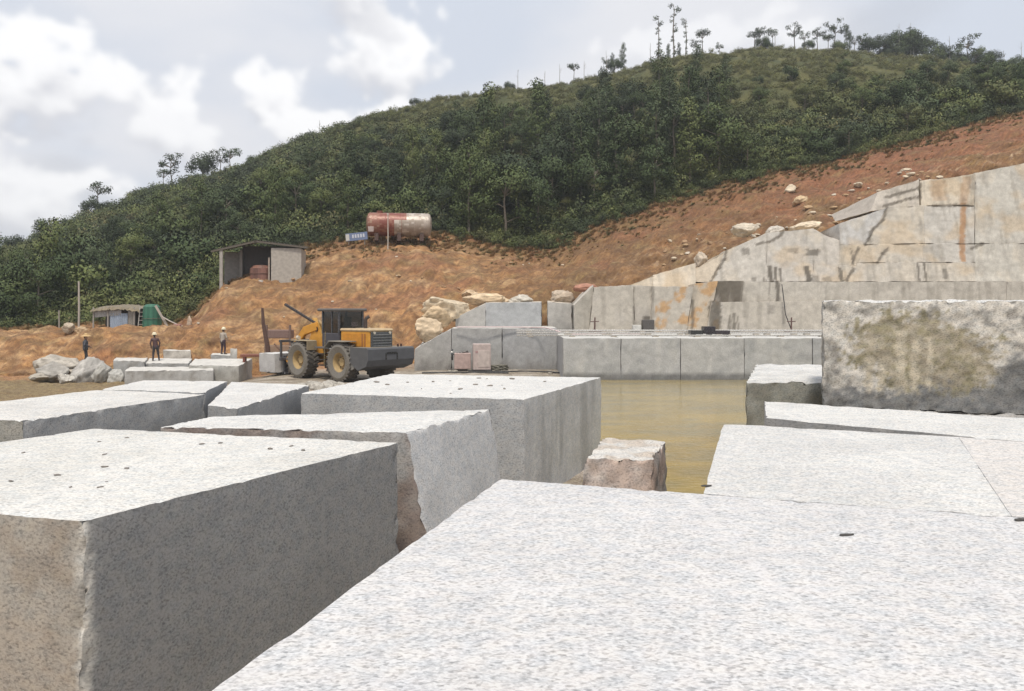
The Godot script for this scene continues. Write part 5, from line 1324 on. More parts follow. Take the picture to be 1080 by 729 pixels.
# ---------------------------------------------------------------- wheel loader
func build_loader() -> void:
	var at := Vector3(-9.15, 0, -41.6)
	at.y = floor_y(at.x, at.z) + 0.02
	var L := base("wheel_loader", at, deg_to_rad(49.0))
	tag(L, "yellow wheel loader with a dark grey counterweight standing in the quarry yard", "wheel loader")
	var yel := Color(.74, .35, .045); var yel2 := Color(.74, .42, .11); var dk := Color(.075, .078, .085); var gr := Color(.17, .17, .18); var dust := Color(.62, .48, .30)
	var tyre_mesh: ArrayMesh; var rim_mesh: ArrayMesh; var hub_mesh: ArrayMesh
	var m := Mb.new()
	var ax := Basis(Vector3.BACK, PI / 2)
	m.lathe([Vector2(0.50, -0.30), Vector2(0.80, -0.38), Vector2(0.93, -0.33), Vector2(0.96, -0.2), Vector2(0.97, 0.0), Vector2(0.96, 0.2), Vector2(0.93, 0.33), Vector2(0.80, 0.38), Vector2(0.50, 0.30)], 40, Vector3.ZERO, ax, func(_t, y): return Color(.13, .12, .105) if absf(y) < 0.3 else Color(.17, .155, .13))
	for k in 26:
		var th := TAU * k / 26.0
		for s in [-1.0, 1.0]:
			var b := Basis(Vector3.RIGHT, th + 0.06 * s)
			m.box(b * Vector3(0.19 * s, 0.975, 0), Vector3(0.36, 0.07, 0.11), Color(.11, .10, .09), b * Basis(Vector3.UP, 0.5 * s), 0.01)
	tyre_mesh = m.mesh(mats["rubber"])
	m = Mb.new()
	m.lathe([Vector2(0.0, 0.10), Vector2(0.20, 0.12), Vector2(0.22, 0.02), Vector2(0.40, 0.04), Vector2(0.46, 0.24), Vector2(0.52, 0.30)], 28, Vector3.ZERO, Basis(Vector3.BACK, PI / 2), func(_t, _y): return Color(.50, .36, .17))
	for k in 10:
		var th := TAU * k / 10.0
		m.box(Vector3(-0.06, cos(th) * 0.31, sin(th) * 0.31), Vector3(0.06, 0.05, 0.05), Color(.22, .16, .1))
	rim_mesh = m.mesh(mats["dusty_paint"])
	for wz in [-1.8, 1.8]:
		for wx in [-1.18, 1.18]:
			var w := Node3D.new(); w.name = "wheel"; L.add_child(w, true)
			w.position = Vector3(wx, 0.97, wz)
			w.rotation.y = 0.0 if wx < 0 else PI
			var t := MeshInstance3D.new(); t.mesh = tyre_mesh; t.name = "tyre"; w.add_child(t)
			t = MeshInstance3D.new(); t.mesh = rim_mesh; t.name = "rim"; w.add_child(t)
	# chassis and axles
	m = Mb.new()
	m.box(Vector3(0, 1.25, 2.0), Vector3(1.1, 0.7, 3.6), gr, Basis.IDENTITY, 0.04)
	m.box(Vector3(0, 0.97, 1.8), Vector3(1.9, 0.4, 0.45), dk, Basis.IDENTITY, 0.06)
	part("rear_frame", m, "dusty_paint", L)
	m = Mb.new()
	m.box(Vector3(0, 1.2, -1.6), Vector3(1.0, 0.75, 2.4), Color(.30, .17, .05), Basis.IDENTITY, 0.04)
	m.box(Vector3(0, 0.97, -1.8), Vector3(1.9, 0.4, 0.45), dk, Basis.IDENTITY, 0.06)
	m.tube([Vector3(0, 0.8, -0.25), Vector3(0, 1.9, -0.25)], [0.22, 0.22], 12, dk)
	part("front_frame", m, "dusty_paint", L)
	# counterweight: wide chamfered casting
	m = Mb.new()
	var prof := [Vector2(2.75, 1.0), Vector2(3.35, 0.62), Vector2(4.0, 0.85), Vector2(4.15, 1.15), Vector2(4.15, 1.68), Vector2(4.05, 1.76), Vector2(2.75, 1.76)]
	for k in prof.size():
		var p: Vector2 = prof[k]; var q: Vector2 = prof[(k + 1) % prof.size()]
		m.quad(Vector3(1.5, p.y, p.x), Vector3(1.5, q.y, q.x), Vector3(-1.5, q.y, q.x), Vector3(-1.5, p.y, p.x), Color(.10, .105, .115) if k != 5 else Color(.25, .22, .18))
	for s in [-1.5, 1.5]:
		for k in range(1, prof.size() - 1):
			var a := Vector3(s, prof[0].y, prof[0].x); var b := Vector3(s, prof[k].y, prof[k].x); var c := Vector3(s, prof[k + 1].y, prof[k + 1].x)
			if s < 0: m.tri(a, b, c, Color(.12, .12, .125))
			else: m.tri(a, c, b, Color(.12, .12, .125))
	var cw := part("counterweight", m, "dusty_paint", L)
	m = Mb.new(); m.box(Vector3(0, 1.48, 4.16), Vector3(0.62, 0.1, 0.03), Color(.012, .012, .012)); m.box(Vector3(-0.36, 1.32, 4.165), Vector3(0.06, 0.34, 0.03), Color(.03, .03, .03)); m.box(Vector3(0.36, 1.32, 4.165), Vector3(0.06, 0.34, 0.03), Color(.03, .03, .03)); part("tow_slot", m, "paint", cw)
	for s in [-0.35, 0.35]:
		m = Mb.new(); m.tube([Vector3(0.9 + s * 0.3, 1.76, 3.7), Vector3(0.9 + s * 0.3, 1.9, 3.7)], [0.05, 0.05], 8, Color(.10, .05, .04)); part("lifting_eye", m, "steel", cw)
	# dusty side plates in front of the counterweight
	for s in [-1.46, 1.46]:
		m = Mb.new()
		var f := [Vector3(s, 1.72, 2.62), Vector3(s, 1.72, 3.4), Vector3(s, 0.7, 3.0), Vector3(s, 0.62, 2.75)]
		var t := Vector3(-signf(s) * 0.08, 0, 0)
		m.quad(f[0], f[3], f[2], f[1], Color(.30, .28, .25)); m.quad(f[0] + t, f[1] + t, f[2] + t, f[3] + t, Color(.2, .19, .17))
		for k in 4: m._fair(f[k], f[(k + 1) % 4], f[(k + 1) % 4] + t, f[k] + t, Vector3(s + t.x * 0.5, 1.2, 2.95), Color(.25, .23, .2))
		part("side_plate", m, "dusty_paint", L)
	# hood
	m = Mb.new()
	m.box(Vector3(0, 2.12, 2.15), Vector3(1.5, 0.84, 2.35), yel, Basis.IDENTITY, 0.05)
	var hood := part("hood", m, "dusty_paint", L)
	m = Mb.new(); m.box(Vector3(0, 2.60, 2.15), Vector3(1.56, 0.16, 2.5), dust, Basis.IDENTITY, 0.07); part("hood_lid", m, "dusty_paint", hood)
	for z in [1.55, 2.35]:
		m = Mb.new(); m.box(Vector3(-0.757, 2.1, z), Vector3(0.025, 0.66, 0.72), Color(.70, .30, .035), Basis.IDENTITY, 0.008); part("side_door", m, "dusty_paint", hood)
	for z in [2.78, 2.98]:
		m = Mb.new(); m.box(Vector3(-0.76, 2.1, z), Vector3(0.03, 0.66, 0.12), Color(.42, .17, .04), Basis.IDENTITY, 0.01); part("vent", m, "dusty_paint", hood)
	m = Mb.new(); m.box(Vector3(0, 2.1, 3.36), Vector3(1.36, 0.82, 0.1), Color(.07, .072, .075), Basis.IDENTITY, 0.02)
	var gril := part("grille", m, "paint", L)
	for k in 5:
		m = Mb.new(); m.box(Vector3(0, 1.80 + 0.14 * k, 3.425), Vector3(1.16, 0.05, 0.05), Color(.16, .165, .17), Basis(Vector3.RIGHT, 0.5)); part("slat", m, "paint", gril)
	for s in [-0.5, 0.5]:
		m = Mb.new(); m.tube([Vector3(s, 2.47, 3.4), Vector3(s, 2.47, 3.45)], [0.07, 0.07], 12); part("tail_lamp", m, "lens", L)
	# exhaust and air cleaner
	m = Mb.new(); m.tube([Vector3(0.1, 2.66, 1.95), Vector3(0.1, 3.1, 1.95), Vector3(0.14, 3.2, 1.98), Vector3(0.26, 3.3, 2.06)], [0.10, 0.10, 0.09, 0.085], 12, Color(.06, .045, .04)); part("exhaust_pipe", m, "rust", L)
	m = Mb.new(); m.tube([Vector3(-0.25, 2.66, 1.45), Vector3(-0.25, 2.78, 1.45), Vector3(-0.25, 2.8, 1.45), Vector3(-0.25, 3.0, 1.45)], [0.08, 0.08, 0.17, 0.17], 12, Color(.05, .04, .04)); part("air_cleaner", m, "paint", L)
	# cab: sill body, pillars, panes, roof
	m = Mb.new(); m.box(Vector3(0, 2.05, 0.15), Vector3(1.6, 0.75, 1.5), Color(.085, .08, .095), Basis.IDENTITY, 0.04)
	var cab := part("cab", m, "dusty_paint", L)
	for s in [[-0.76, -0.55], [0.76, -0.55], [-0.76, 0.86], [0.76, 0.86]]:
		m = Mb.new(); m.box(Vector3(s[0], 2.98, s[1]), Vector3(0.11, 1.2, 0.11), Color(.07, .07, .075), Basis.IDENTITY, 0.02); part("pillar", m, "paint", cab)
	m = Mb.new(); m.box(Vector3(-0.76, 2.98, 0.25), Vector3(0.07, 1.2, 0.07), Color(.07, .07, .075)); part("door_post", m, "paint", cab)
	for e in [[Vector3(-0.76, 2.98, 0.16), Vector3(0.012, 1.16, 1.3)], [Vector3(0.76, 2.98, 0.16), Vector3(0.012, 1.16, 1.3)], [Vector3(0, 2.98, 0.86), Vector3(1.42, 1.16, 0.012)], [Vector3(0, 2.98, -0.55), Vector3(1.42, 1.16, 0.012)]]:
		m = Mb.new(); m.box(e[0], e[1]); part("window", m, "glass", cab)
	m = Mb.new(); m.box(Vector3(0, 3.64, 0.1), Vector3(1.86, 0.15, 1.95), Color(.15, .145, .14), Basis.IDENTITY, 0.05); part("roof", m, "dusty_paint", cab)
	m = Mb.new(); m.box(Vector3(0, 2.62, 0.35), Vector3(0.55, 0.12, 0.5), Color(.03, .03, .03), Basis.IDENTITY, 0.04); m.box(Vector3(0, 2.95, 0.6), Vector3(0.52, 0.6, 0.12), Color(.03, .03, .03), Basis.IDENTITY, 0.05); part("driver_seat", m, "cloth", cab)
	m = Mb.new(); m.tube([Vector3(0, 2.45, -0.4), Vector3(0, 2.8, -0.2)], [0.04, 0.03], 8, Color(.03, .03, .03)); m.box(Vector3(0, 2.82, -0.19), Vector3(0.4, 0.03, 0.4), Color(.03, .03, .03), Basis(Vector3.RIGHT, 0.6), 0.01); part("steering_wheel", m, "paint", cab)
	# platform, steps and rear fenders
	m = Mb.new(); m.box(Vector3(0, 1.66, 0.35), Vector3(2.7, 0.09, 1.7), Color(.13, .125, .12), Basis.IDENTITY, 0.02); part("platform", m, "dusty_paint", L)
	for s in [-1.2, 1.2]:
		m = Mb.new()
		m.box(Vector3(s, 2.03, 1.7), Vector3(0.78, 0.05, 1.35), Color(.30, .275, .235), Basis.IDENTITY, 0.015)
		m.box(Vector3(s, 1.86, 0.88), Vector3(0.78, 0.05, 0.48), Color(.26, .24, .21), Basis(Vector3.RIGHT, -0.75), 0.015)
		part("rear_fender", m, "dusty_paint", L)
		for q in 3:
			m = Mb.new(); m.box(Vector3(s * 1.04, 0.75 + 0.3 * q, 0.1), Vector3(0.3, 0.05, 0.5), dk); part("step", m, "steel", L)
		m = Mb.new(); m.tube([Vector3(s * 1.1, 0.75, 0.35), Vector3(s * 1.1, 1.6, 0.38), Vector3(s * 1.08, 2.5, 0.42)], [0.025, 0.025, 0.025], 6, Color(.3, .25, .15)); part("handrail", m, "steel", L)
	# lifting gear: towers, arms, bell crank, cylinders, fork carriage
	for s in [-0.62, 0.62]:
		m = Mb.new()
		var o := [Vector2(-0.6, 1.3), Vector2(-0.75, 2.2), Vector2(-1.1, 2.95), Vector2(-1.45, 2.95), Vector2(-1.9, 2.0), Vector2(-2.3, 1.6), Vector2(-2.2, 1.2)]
		for t in [-0.08, 0.08]:
			for k in range(1, o.size() - 1):
				var a := Vector3(s + t, o[0].y, o[0].x); var b := Vector3(s + t, o[k].y, o[k].x); var c := Vector3(s + t, o[k + 1].y, o[k + 1].x)
				if t > 0: m.tri(a, b, c, yel)
				else: m.tri(a, c, b, yel)
		for k in o.size():
			var p: Vector2 = o[k]; var q: Vector2 = o[(k + 1) % o.size()]
			m._fair(Vector3(s - 0.08, p.y, p.x), Vector3(s + 0.08, p.y, p.x), Vector3(s + 0.08, q.y, q.x), Vector3(s - 0.08, q.y, q.x), Vector3(s, 1.9, -1.4), yel2)
		var tw := part("tower_plate", m, "dusty_paint", L)
		m = Mb.new(); m.tube([Vector3(s - 0.12, 2.6, -1.2), Vector3(s + 0.12, 2.6, -1.2)], [0.14, 0.14], 12, Color(.10, .05, .02)); part("pin", m, "steel", tw)
		# arm
		m = Mb.new()
		var pa := [Vector3(s * 1.05, 2.75, -1.25), Vector3(s * 1.1, 2.5, -2.3), Vector3(s * 1.1, 1.6, -3.3), Vector3(s * 1.1, 0.75, -3.9)]
		for k in 3:
			var a: Vector3 = pa[k]; var b: Vector3 = pa[k + 1]
			var dir := (b - a).normalized(); var bs := Basis(Vector3.RIGHT, dir.cross(Vector3.RIGHT).normalized() * -1.0, dir)
			m.box((a + b) * 0.5, Vector3(0.2, 0.46 - 0.05 * k, (b - a).length() + 0.15), yel, bs, 0.03)
		part("lift_arm", m, "dusty_paint", L)
		m = Mb.new(); m.tube([Vector3(s * 0.9, 1.35, -1.0), Vector3(s * 0.95, 1.75, -2.0), Vector3(s * 0.95, 1.95, -2.6)], [0.13, 0.13, 0.07], 10, Color(.45, .26, .07)); part("lift_cylinder", m, "dusty_paint", L)
		m = Mb.new(); m.box(Vector3(s * 1.95, 2.0, -1.7), Vector3(0.62, 0.05, 1.5), Color(.45, .37, .25), Basis.IDENTITY, 0.02); m.box(Vector3(s * 1.95, 1.75, -0.92), Vector3(0.62, 0.5, 0.05), Color(.35, .28, .18), Basis.IDENTITY, 0.01); part("front_fender", m, "dusty_paint", L)
	m = Mb.new(); m.box(Vector3(0, 2.62, -2.2), Vector3(0.28, 1.2, 0.34), yel2, Basis(Vector3.RIGHT, -0.5), 0.04); part("bell_crank", m, "dusty_paint", L)
	m = Mb.new(); m.tube([Vector3(0, 2.2, -0.9), Vector3(0, 2.75, -1.6), Vector3(0, 3.05, -2.0)], [0.14, 0.14, 0.07], 10, Color(.45, .30, .14)); part("tilt_cylinder", m, "dusty_paint", L)
	m = Mb.new(); m.tube([Vector3(-0.3, 2.85, -1.7), Vector3(-0.9, 3.95, -3.9)], [0.075, 0.085], 8, Color(.055, .05, .05)); part("guard_bar", m, "steel", L)
	m = Mb.new(); m.tube([Vector3(-0.3, 2.9, -1.9), Vector3(-0.7, 2.5, -2.5), Vector3(-0.6, 1.9, -2.4), Vector3(-0.5, 1.8, -1.9)], [0.03, 0.03, 0.03, 0.03], 6, Color(.05, .045, .04)); part("hydraulic_hose", m, "rubber", L)
	m = Mb.new()
	m.box(Vector3(0, 0.9, -4.05), Vector3(2.3, 0.18, 0.16), dk, Basis.IDENTITY, 0.02); m.box(Vector3(0, 1.9, -4.1), Vector3(2.3, 0.14, 0.14), dk, Basis.IDENTITY, 0.02)
	for s in [-1.05, -0.35, 0.35, 1.05]: m.box(Vector3(s, 1.4, -4.08), Vector3(0.1, 1.1, 0.1), dk)
	part("fork_carriage", m, "rust", L)
	for s in [-0.7, 0.7]:
		m = Mb.new(); m.box(Vector3(s, 0.07, -5.0), Vector3(0.26, 0.10, 1.9), dk, Basis.IDENTITY, 0.02); m.box(Vector3(s, 0.56, -4.14), Vector3(0.26, 1.06, 0.1), dk, Basis.IDENTITY, 0.02); part("fork", m, "steel", L)
	# head lamps on the fenders
	for s in [-1.2, 1.2]:
		m = Mb.new(); m.tube([Vector3(s, 2.14, -2.1), Vector3(s, 2.14, -2.24)], [0.1, 0.12], 12); part("headlight", m, "lens", L)
	# block on the forks
	var bs := Basis(Vector3.UP, deg_to_rad(49.0))
	var tq: Array = []; var bq: Array = []
	for c in [Vector2(-1.35, -4.25), Vector2(1.25, -4.25), Vector2(1.25, -5.85), Vector2(-1.35, -5.85)]:
		tq.push_back(at + bs * Vector3(c.x, 1.2, c.y)); bq.push_back(at + bs * Vector3(c.x, 0.13, c.y))
	stone("granite_block", tq, bq, {"cell": 0.2, "edge": 0.05, "chip": 0.05, "rough": 0.03, "mat": "granite_far", "cols": {"top": PALE, "front": Color(.54, .53, .52), "left": Color(.54, .53, .52)}}, "pale grey block carried on the loader's forks", "sawn granite blocks")

# ---------------------------------------------------------------- people
# bones: [from, to, radius from, radius to, colour]; meshed as one surface
func body_mesh(bones: Array, cell: float) -> Mb:
	var lo := Vector3(9, 9, 9); var hi := -lo
	for b in bones:
		var r := maxf(b[2], b[3])
		for p in [b[0], b[1]]:
			lo = lo.min(p - Vector3.ONE * r); hi = hi.max(p + Vector3.ONE * r)
	lo -= Vector3.ONE * cell * 3; hi += Vector3.ONE * cell * 3
	var nx := int((hi.x - lo.x) / cell) + 2; var ny := int((hi.y - lo.y) / cell) + 2; var nz := int((hi.z - lo.z) / cell) + 2
	var f := PackedFloat32Array(); f.resize(nx * ny * nz); f.fill(1.0)
	var own := PackedInt32Array(); own.resize(nx * ny * nz); own.fill(0)
	var best := PackedFloat32Array(); best.resize(nx * ny * nz); best.fill(9.0)
	var kk := 0.022
	for bi in bones.size():
		var b: Array = bones[bi]
		var A: Vector3 = b[0]; var B: Vector3 = b[1]; var ra: float = b[2]; var rb: float = b[3]
		var m := maxf(ra, rb) + cell * 3.0
		var p0 := ((A.min(B) - Vector3.ONE * m - lo) / cell).floor(); var p1 := ((A.max(B) + Vector3.ONE * m - lo) / cell).ceil()
		var ab := B - A; var l2 := maxf(ab.length_squared(), 1e-8)
		for z in range(maxi(0, int(p0.z)), mini(nz, int(p1.z) + 1)):
			for y in range(maxi(0, int(p0.y)), mini(ny, int(p1.y) + 1)):
				for x in range(maxi(0, int(p0.x)), mini(nx, int(p1.x) + 1)):
					var p := lo + Vector3(x, y, z) * cell
					var t := clampf((p - A).dot(ab) / l2, 0, 1)
					var d := p.distance_to(A + ab * t) - lerpf(ra, rb, t)
					var i := (z * ny + y) * nx + x
					var e := f[i]
					var h := maxf(kk - absf(e - d), 0.0) / kk
					f[i] = minf(e, d) - h * h * kk * 0.25
					if d < best[i]:
						best[i] = d; own[i] = bi
	var m := Mb.new()
	var id := {}
	for z in nz - 1:
		for y in ny - 1:
			for x in nx - 1:
				var s := Vector3.ZERO; var cnt := 0; var neg := 0; var col := Color.WHITE; var bd := 9.0
				var vals := []
				for c in 8:
					var i := ((z + (c >> 2)) * ny + y + ((c >> 1) & 1)) * nx + x + (c & 1)
					vals.push_back(f[i])
					if f[i] < 0: neg += 1
					if best[i] < bd: bd = best[i]; col = bones[own[i]][4]
				if neg == 0 or neg == 8: continue
				for e in [[0, 1], [2, 3], [4, 5], [6, 7], [0, 2], [1, 3], [4, 6], [5, 7], [0, 4], [1, 5], [2, 6], [3, 7]]:
					var a: float = vals[e[0]]; var b: float = vals[e[1]]
					if (a < 0) == (b < 0): continue
					var t := a / (a - b)
					var pa := Vector3(e[0] & 1, (e[0] >> 1) & 1, e[0] >> 2); var pb := Vector3(e[1] & 1, (e[1] >> 1) & 1, e[1] >> 2)
					s += pa.lerp(pb, t); cnt += 1
				id[(z * ny + y) * nx + x] = m.v.size()
				m.v.push_back(lo + (Vector3(x, y, z) + s / cnt) * cell); m.n.push_back(Vector3.ZERO); m.c.push_back(col)
	for z in range(1, nz - 1):
		for y in range(1, ny - 1):
			for x in range(1, nx - 1):
				var i := (z * ny + y) * nx + x
				for ax in 3:
					var j: int = i + [1, nx, nx * ny][ax]
					if (f[i] < 0) == (f[j] < 0): continue
					var u: int = [nx, nx * ny, 1][ax]; var w: int = [nx * ny, 1, nx][ax]
					var q := [id.get(i - u - w, -1), id.get(i - w, -1), id.get(i, -1), id.get(i - u, -1)]
					if q.has(-1): continue
					if f[i] >= 0: q.reverse()
					for t in [[q[0], q[1], q[2]], [q[0], q[2], q[3]]]:
						var nn := (m.v[t[1]] - m.v[t[0]]).cross(m.v[t[2]] - m.v[t[0]])
						for g in 3: m.n[t[g]] += nn
						m.ix.push_back(t[0]); m.ix.push_back(t[2]); m.ix.push_back(t[1])
	for k in m.n.size(): m.n[k] = m.n[k].normalized()
	return m

# pose: hands, feet, lean; the person faces -z before turning
func person(at: Vector3, turn: float, pose: Dictionary, label: String) -> Node3D:
	var o := base("person", at, turn)
	tag(o, label, "person", "quarry workers")
	var top: Color = pose.top; var leg: Color = pose.leg; var skin := Color(.30, .17, .11); var boot := Color(.05, .04, .035)
	var lean: Vector3 = pose.get("lean", Vector3.ZERO)
	var hip := Vector3(0, 0.90, 0); var chest := Vector3(0, 1.28, 0) + lean * 0.7; var neck := Vector3(0, 1.46, -0.01) + lean; var head := Vector3(0, 1.61, -0.03) + lean * 1.15
	var B: Array = []
	B.push_back([hip, chest, 0.145, 0.155, top])
	B.push_back([hip + Vector3(-0.06, -0.02, 0), hip + Vector3(0.06, -0.02, 0), 0.135, 0.135, leg])
	B.push_back([chest + Vector3(-0.12, 0.06, 0), chest + Vector3(0.12, 0.06, 0), 0.10, 0.10, top])
	B.push_back([chest, neck, 0.11, 0.058, top])
	B.push_back([neck, head, 0.056, 0.06, skin])
	B.push_back([head + Vector3(0, 0.03, 0.012), head + Vector3(0, -0.045, -0.02), 0.092, 0.068, skin])
	B.push_back([head + Vector3(0, 0.0, -0.085), head + Vector3(0, -0.022, -0.102), 0.012, 0.016, skin])
	B.push_back([head + Vector3(-0.088, 0.0, 0.01), head + Vector3(-0.09, -0.03, 0.01), 0.018, 0.012, skin])
	B.push_back([head + Vector3(0.088, 0.0, 0.01), head + Vector3(0.09, -0.03, 0.01), 0.018, 0.012, skin])
	B.push_back([head + Vector3(0, 0.02, 0.05), head + Vector3(0, -0.05, 0.055), 0.072, 0.05, Color(.02, .017, .015)])
	for s in [0, 1]:
		var sg := -1.0 if s == 0 else 1.0
		var ft: Vector3 = pose.feet[s]; var hd: Vector3 = pose.hands[s]
		var h := hip + Vector3(0.085 * sg, -0.04, 0)
		var knee := (h + ft) * 0.5 + Vector3(0.01 * sg, 0.03, -0.05)
		var ank := ft + Vector3(0, 0.09, 0.02)
		B.push_back([h, knee, 0.098, 0.066, leg]); B.push_back([knee, ank, 0.066, 0.05, leg])
		B.push_back([ft + Vector3(0, 0.045, 0.05), ft + Vector3(0.02 * sg, 0.04, -0.13), 0.045, 0.04, boot])
		var sh := chest + Vector3(0.185 * sg, 0.10, 0)
		var el := (sh + hd) * 0.5 + (pose.elbow[s] as Vector3)
		B.push_back([sh, el, 0.06, 0.047, top]); B.push_back([el, hd, 0.045, 0.034, top])
		var dir := (hd - el).normalized()
		var side := dir.cross(Vector3(0, 0, 1)).normalized()
		if side.length() < 0.1: side = Vector3.RIGHT
		var palm := hd + dir * 0.07
		B.push_back([hd, palm, 0.032, 0.034, skin])
		for k in 4:
			var r0: Vector3 = palm + side * (0.033 - 0.022 * k) + dir * 0.02
			var ln: float = [0.065, 0.075, 0.07, 0.055][k]
			var kn := r0 + dir * ln * 0.55; var tip := kn + (dir + Vector3(0, 0, -0.6)).normalized() * ln * 0.5
			B.push_back([r0, kn, 0.011, 0.010, skin]); B.push_back([kn, tip, 0.010, 0.008, skin])
		B.push_back([hd + dir * 0.03 + side * 0.03, hd + dir * 0.075 + side * 0.062 + Vector3(0, 0, -0.02), 0.013, 0.010, skin])
	part("body", body_mesh(B, 0.02), "cloth", o)
	var m := Mb.new()
	if pose.hat == "straw":
		m.lathe([Vector2(0.30, -0.03), Vector2(0.27, 0.0), Vector2(0.13, 0.04), Vector2(0.11, 0.12), Vector2(0.05, 0.15), Vector2(0.0, 0.155)], 24, head + Vector3(0, 0.085, 0), Basis.IDENTITY, func(_t, _y): return Color(.55, .38, .18))
		part("straw_hat", m, "cloth", o)
	else:
		m.lathe([Vector2(0.17, -0.01), Vector2(0.135, 0.005), Vector2(0.13, 0.06), Vector2(0.10, 0.12), Vector2(0.05, 0.15), Vector2(0.0, 0.155)], 24, head + Vector3(0, 0.06, 0), Basis.IDENTITY, func(_t, _y): return Color(.72, .66, .48))
		part("helmet", m, "paint", o)
	return o

func build_people() -> void:
	var p1 := Vector3(-26.012, 0.007, -47.4)
	person(p1, deg_to_rad(-60), {"top": Color(.045, .05, .065), "leg": Color(.03, .028, .032), "hat": "straw", "feet": [Vector3(-0.1, 0, 0.03), Vector3(0.12, 0, -0.04)], "hands": [Vector3(-0.24, 1.0, -0.22), Vector3(0.26, 1.12, -0.1)], "elbow": [Vector3(-0.06, -0.1, 0.12), Vector3(0.1, -0.12, 0.12)]}, "person in dark clothes and a wide straw hat standing on the rock heap")
	var p2 := Vector3(-22.56, 0.07, -49.2)
	person(p2, deg_to_rad(25), {"top": Color(.07, .035, .035), "leg": Color(.025, .022, .026), "hat": "helmet", "lean": Vector3(-0.06, -0.01, -0.05), "feet": [Vector3(-0.15, 0, 0.02), Vector3(0.2, 0, -0.02)], "hands": [Vector3(-0.25, 0.85, -0.12), Vector3(0.22, 0.86, -0.16)], "elbow": [Vector3(-0.06, 0, 0.08), Vector3(0.06, 0, 0.08)]}, "person in dark maroon clothes and a pale helmet standing on the far slabs")
	var p3 := Vector3(-18.97, 0.363, -51)
	person(p3, deg_to_rad(-20), {"top": Color(.36, .31, .26), "leg": Color(.05, .03, .04), "hat": "helmet", "lean": Vector3(0, -0.01, -0.04), "feet": [Vector3(-0.1, 0, 0), Vector3(0.12, 0, -0.05)], "hands": [Vector3(-0.12, 0.98, -0.25), Vector3(0.14, 0.98, -0.25)], "elbow": [Vector3(-0.1, -0.06, 0.1), Vector3(0.1, -0.06, 0.1)]}, "person in a tan shirt and white helmet below the orange bank")

# ---------------------------------------------------------------- sheds, tank, poles
func sheet(m: Mb, a: Vector3, b: Vector3, c: Vector3, d: Vector3, waves: int, amp: float, col: Color) -> void:
	# corrugated sheet a-b along the waves, a-d down
	var nn := (b - a).cross(d - a).normalized()
	var pts := PackedVector3Array(); var cc := PackedColorArray()
	var nu := waves * 4 + 1
	for j in 4:
		for i in nu:
			var u := i / (nu - 1.0)
			var p: Vector3 = d.lerp(c, u).lerp(a.lerp(b, u), j / 3.0)
			pts.push_back(p + nn * amp * sin(u * waves * TAU))
			var k := col * (1.0 + 0.35 * noise_b.get_noise_3d(p.x * 2.0, p.y * 2.0, p.z * 2.0 + waves)); k.a = 1.0
			cc.push_back(k)
	m.grid(pts, cc, nu, 4)

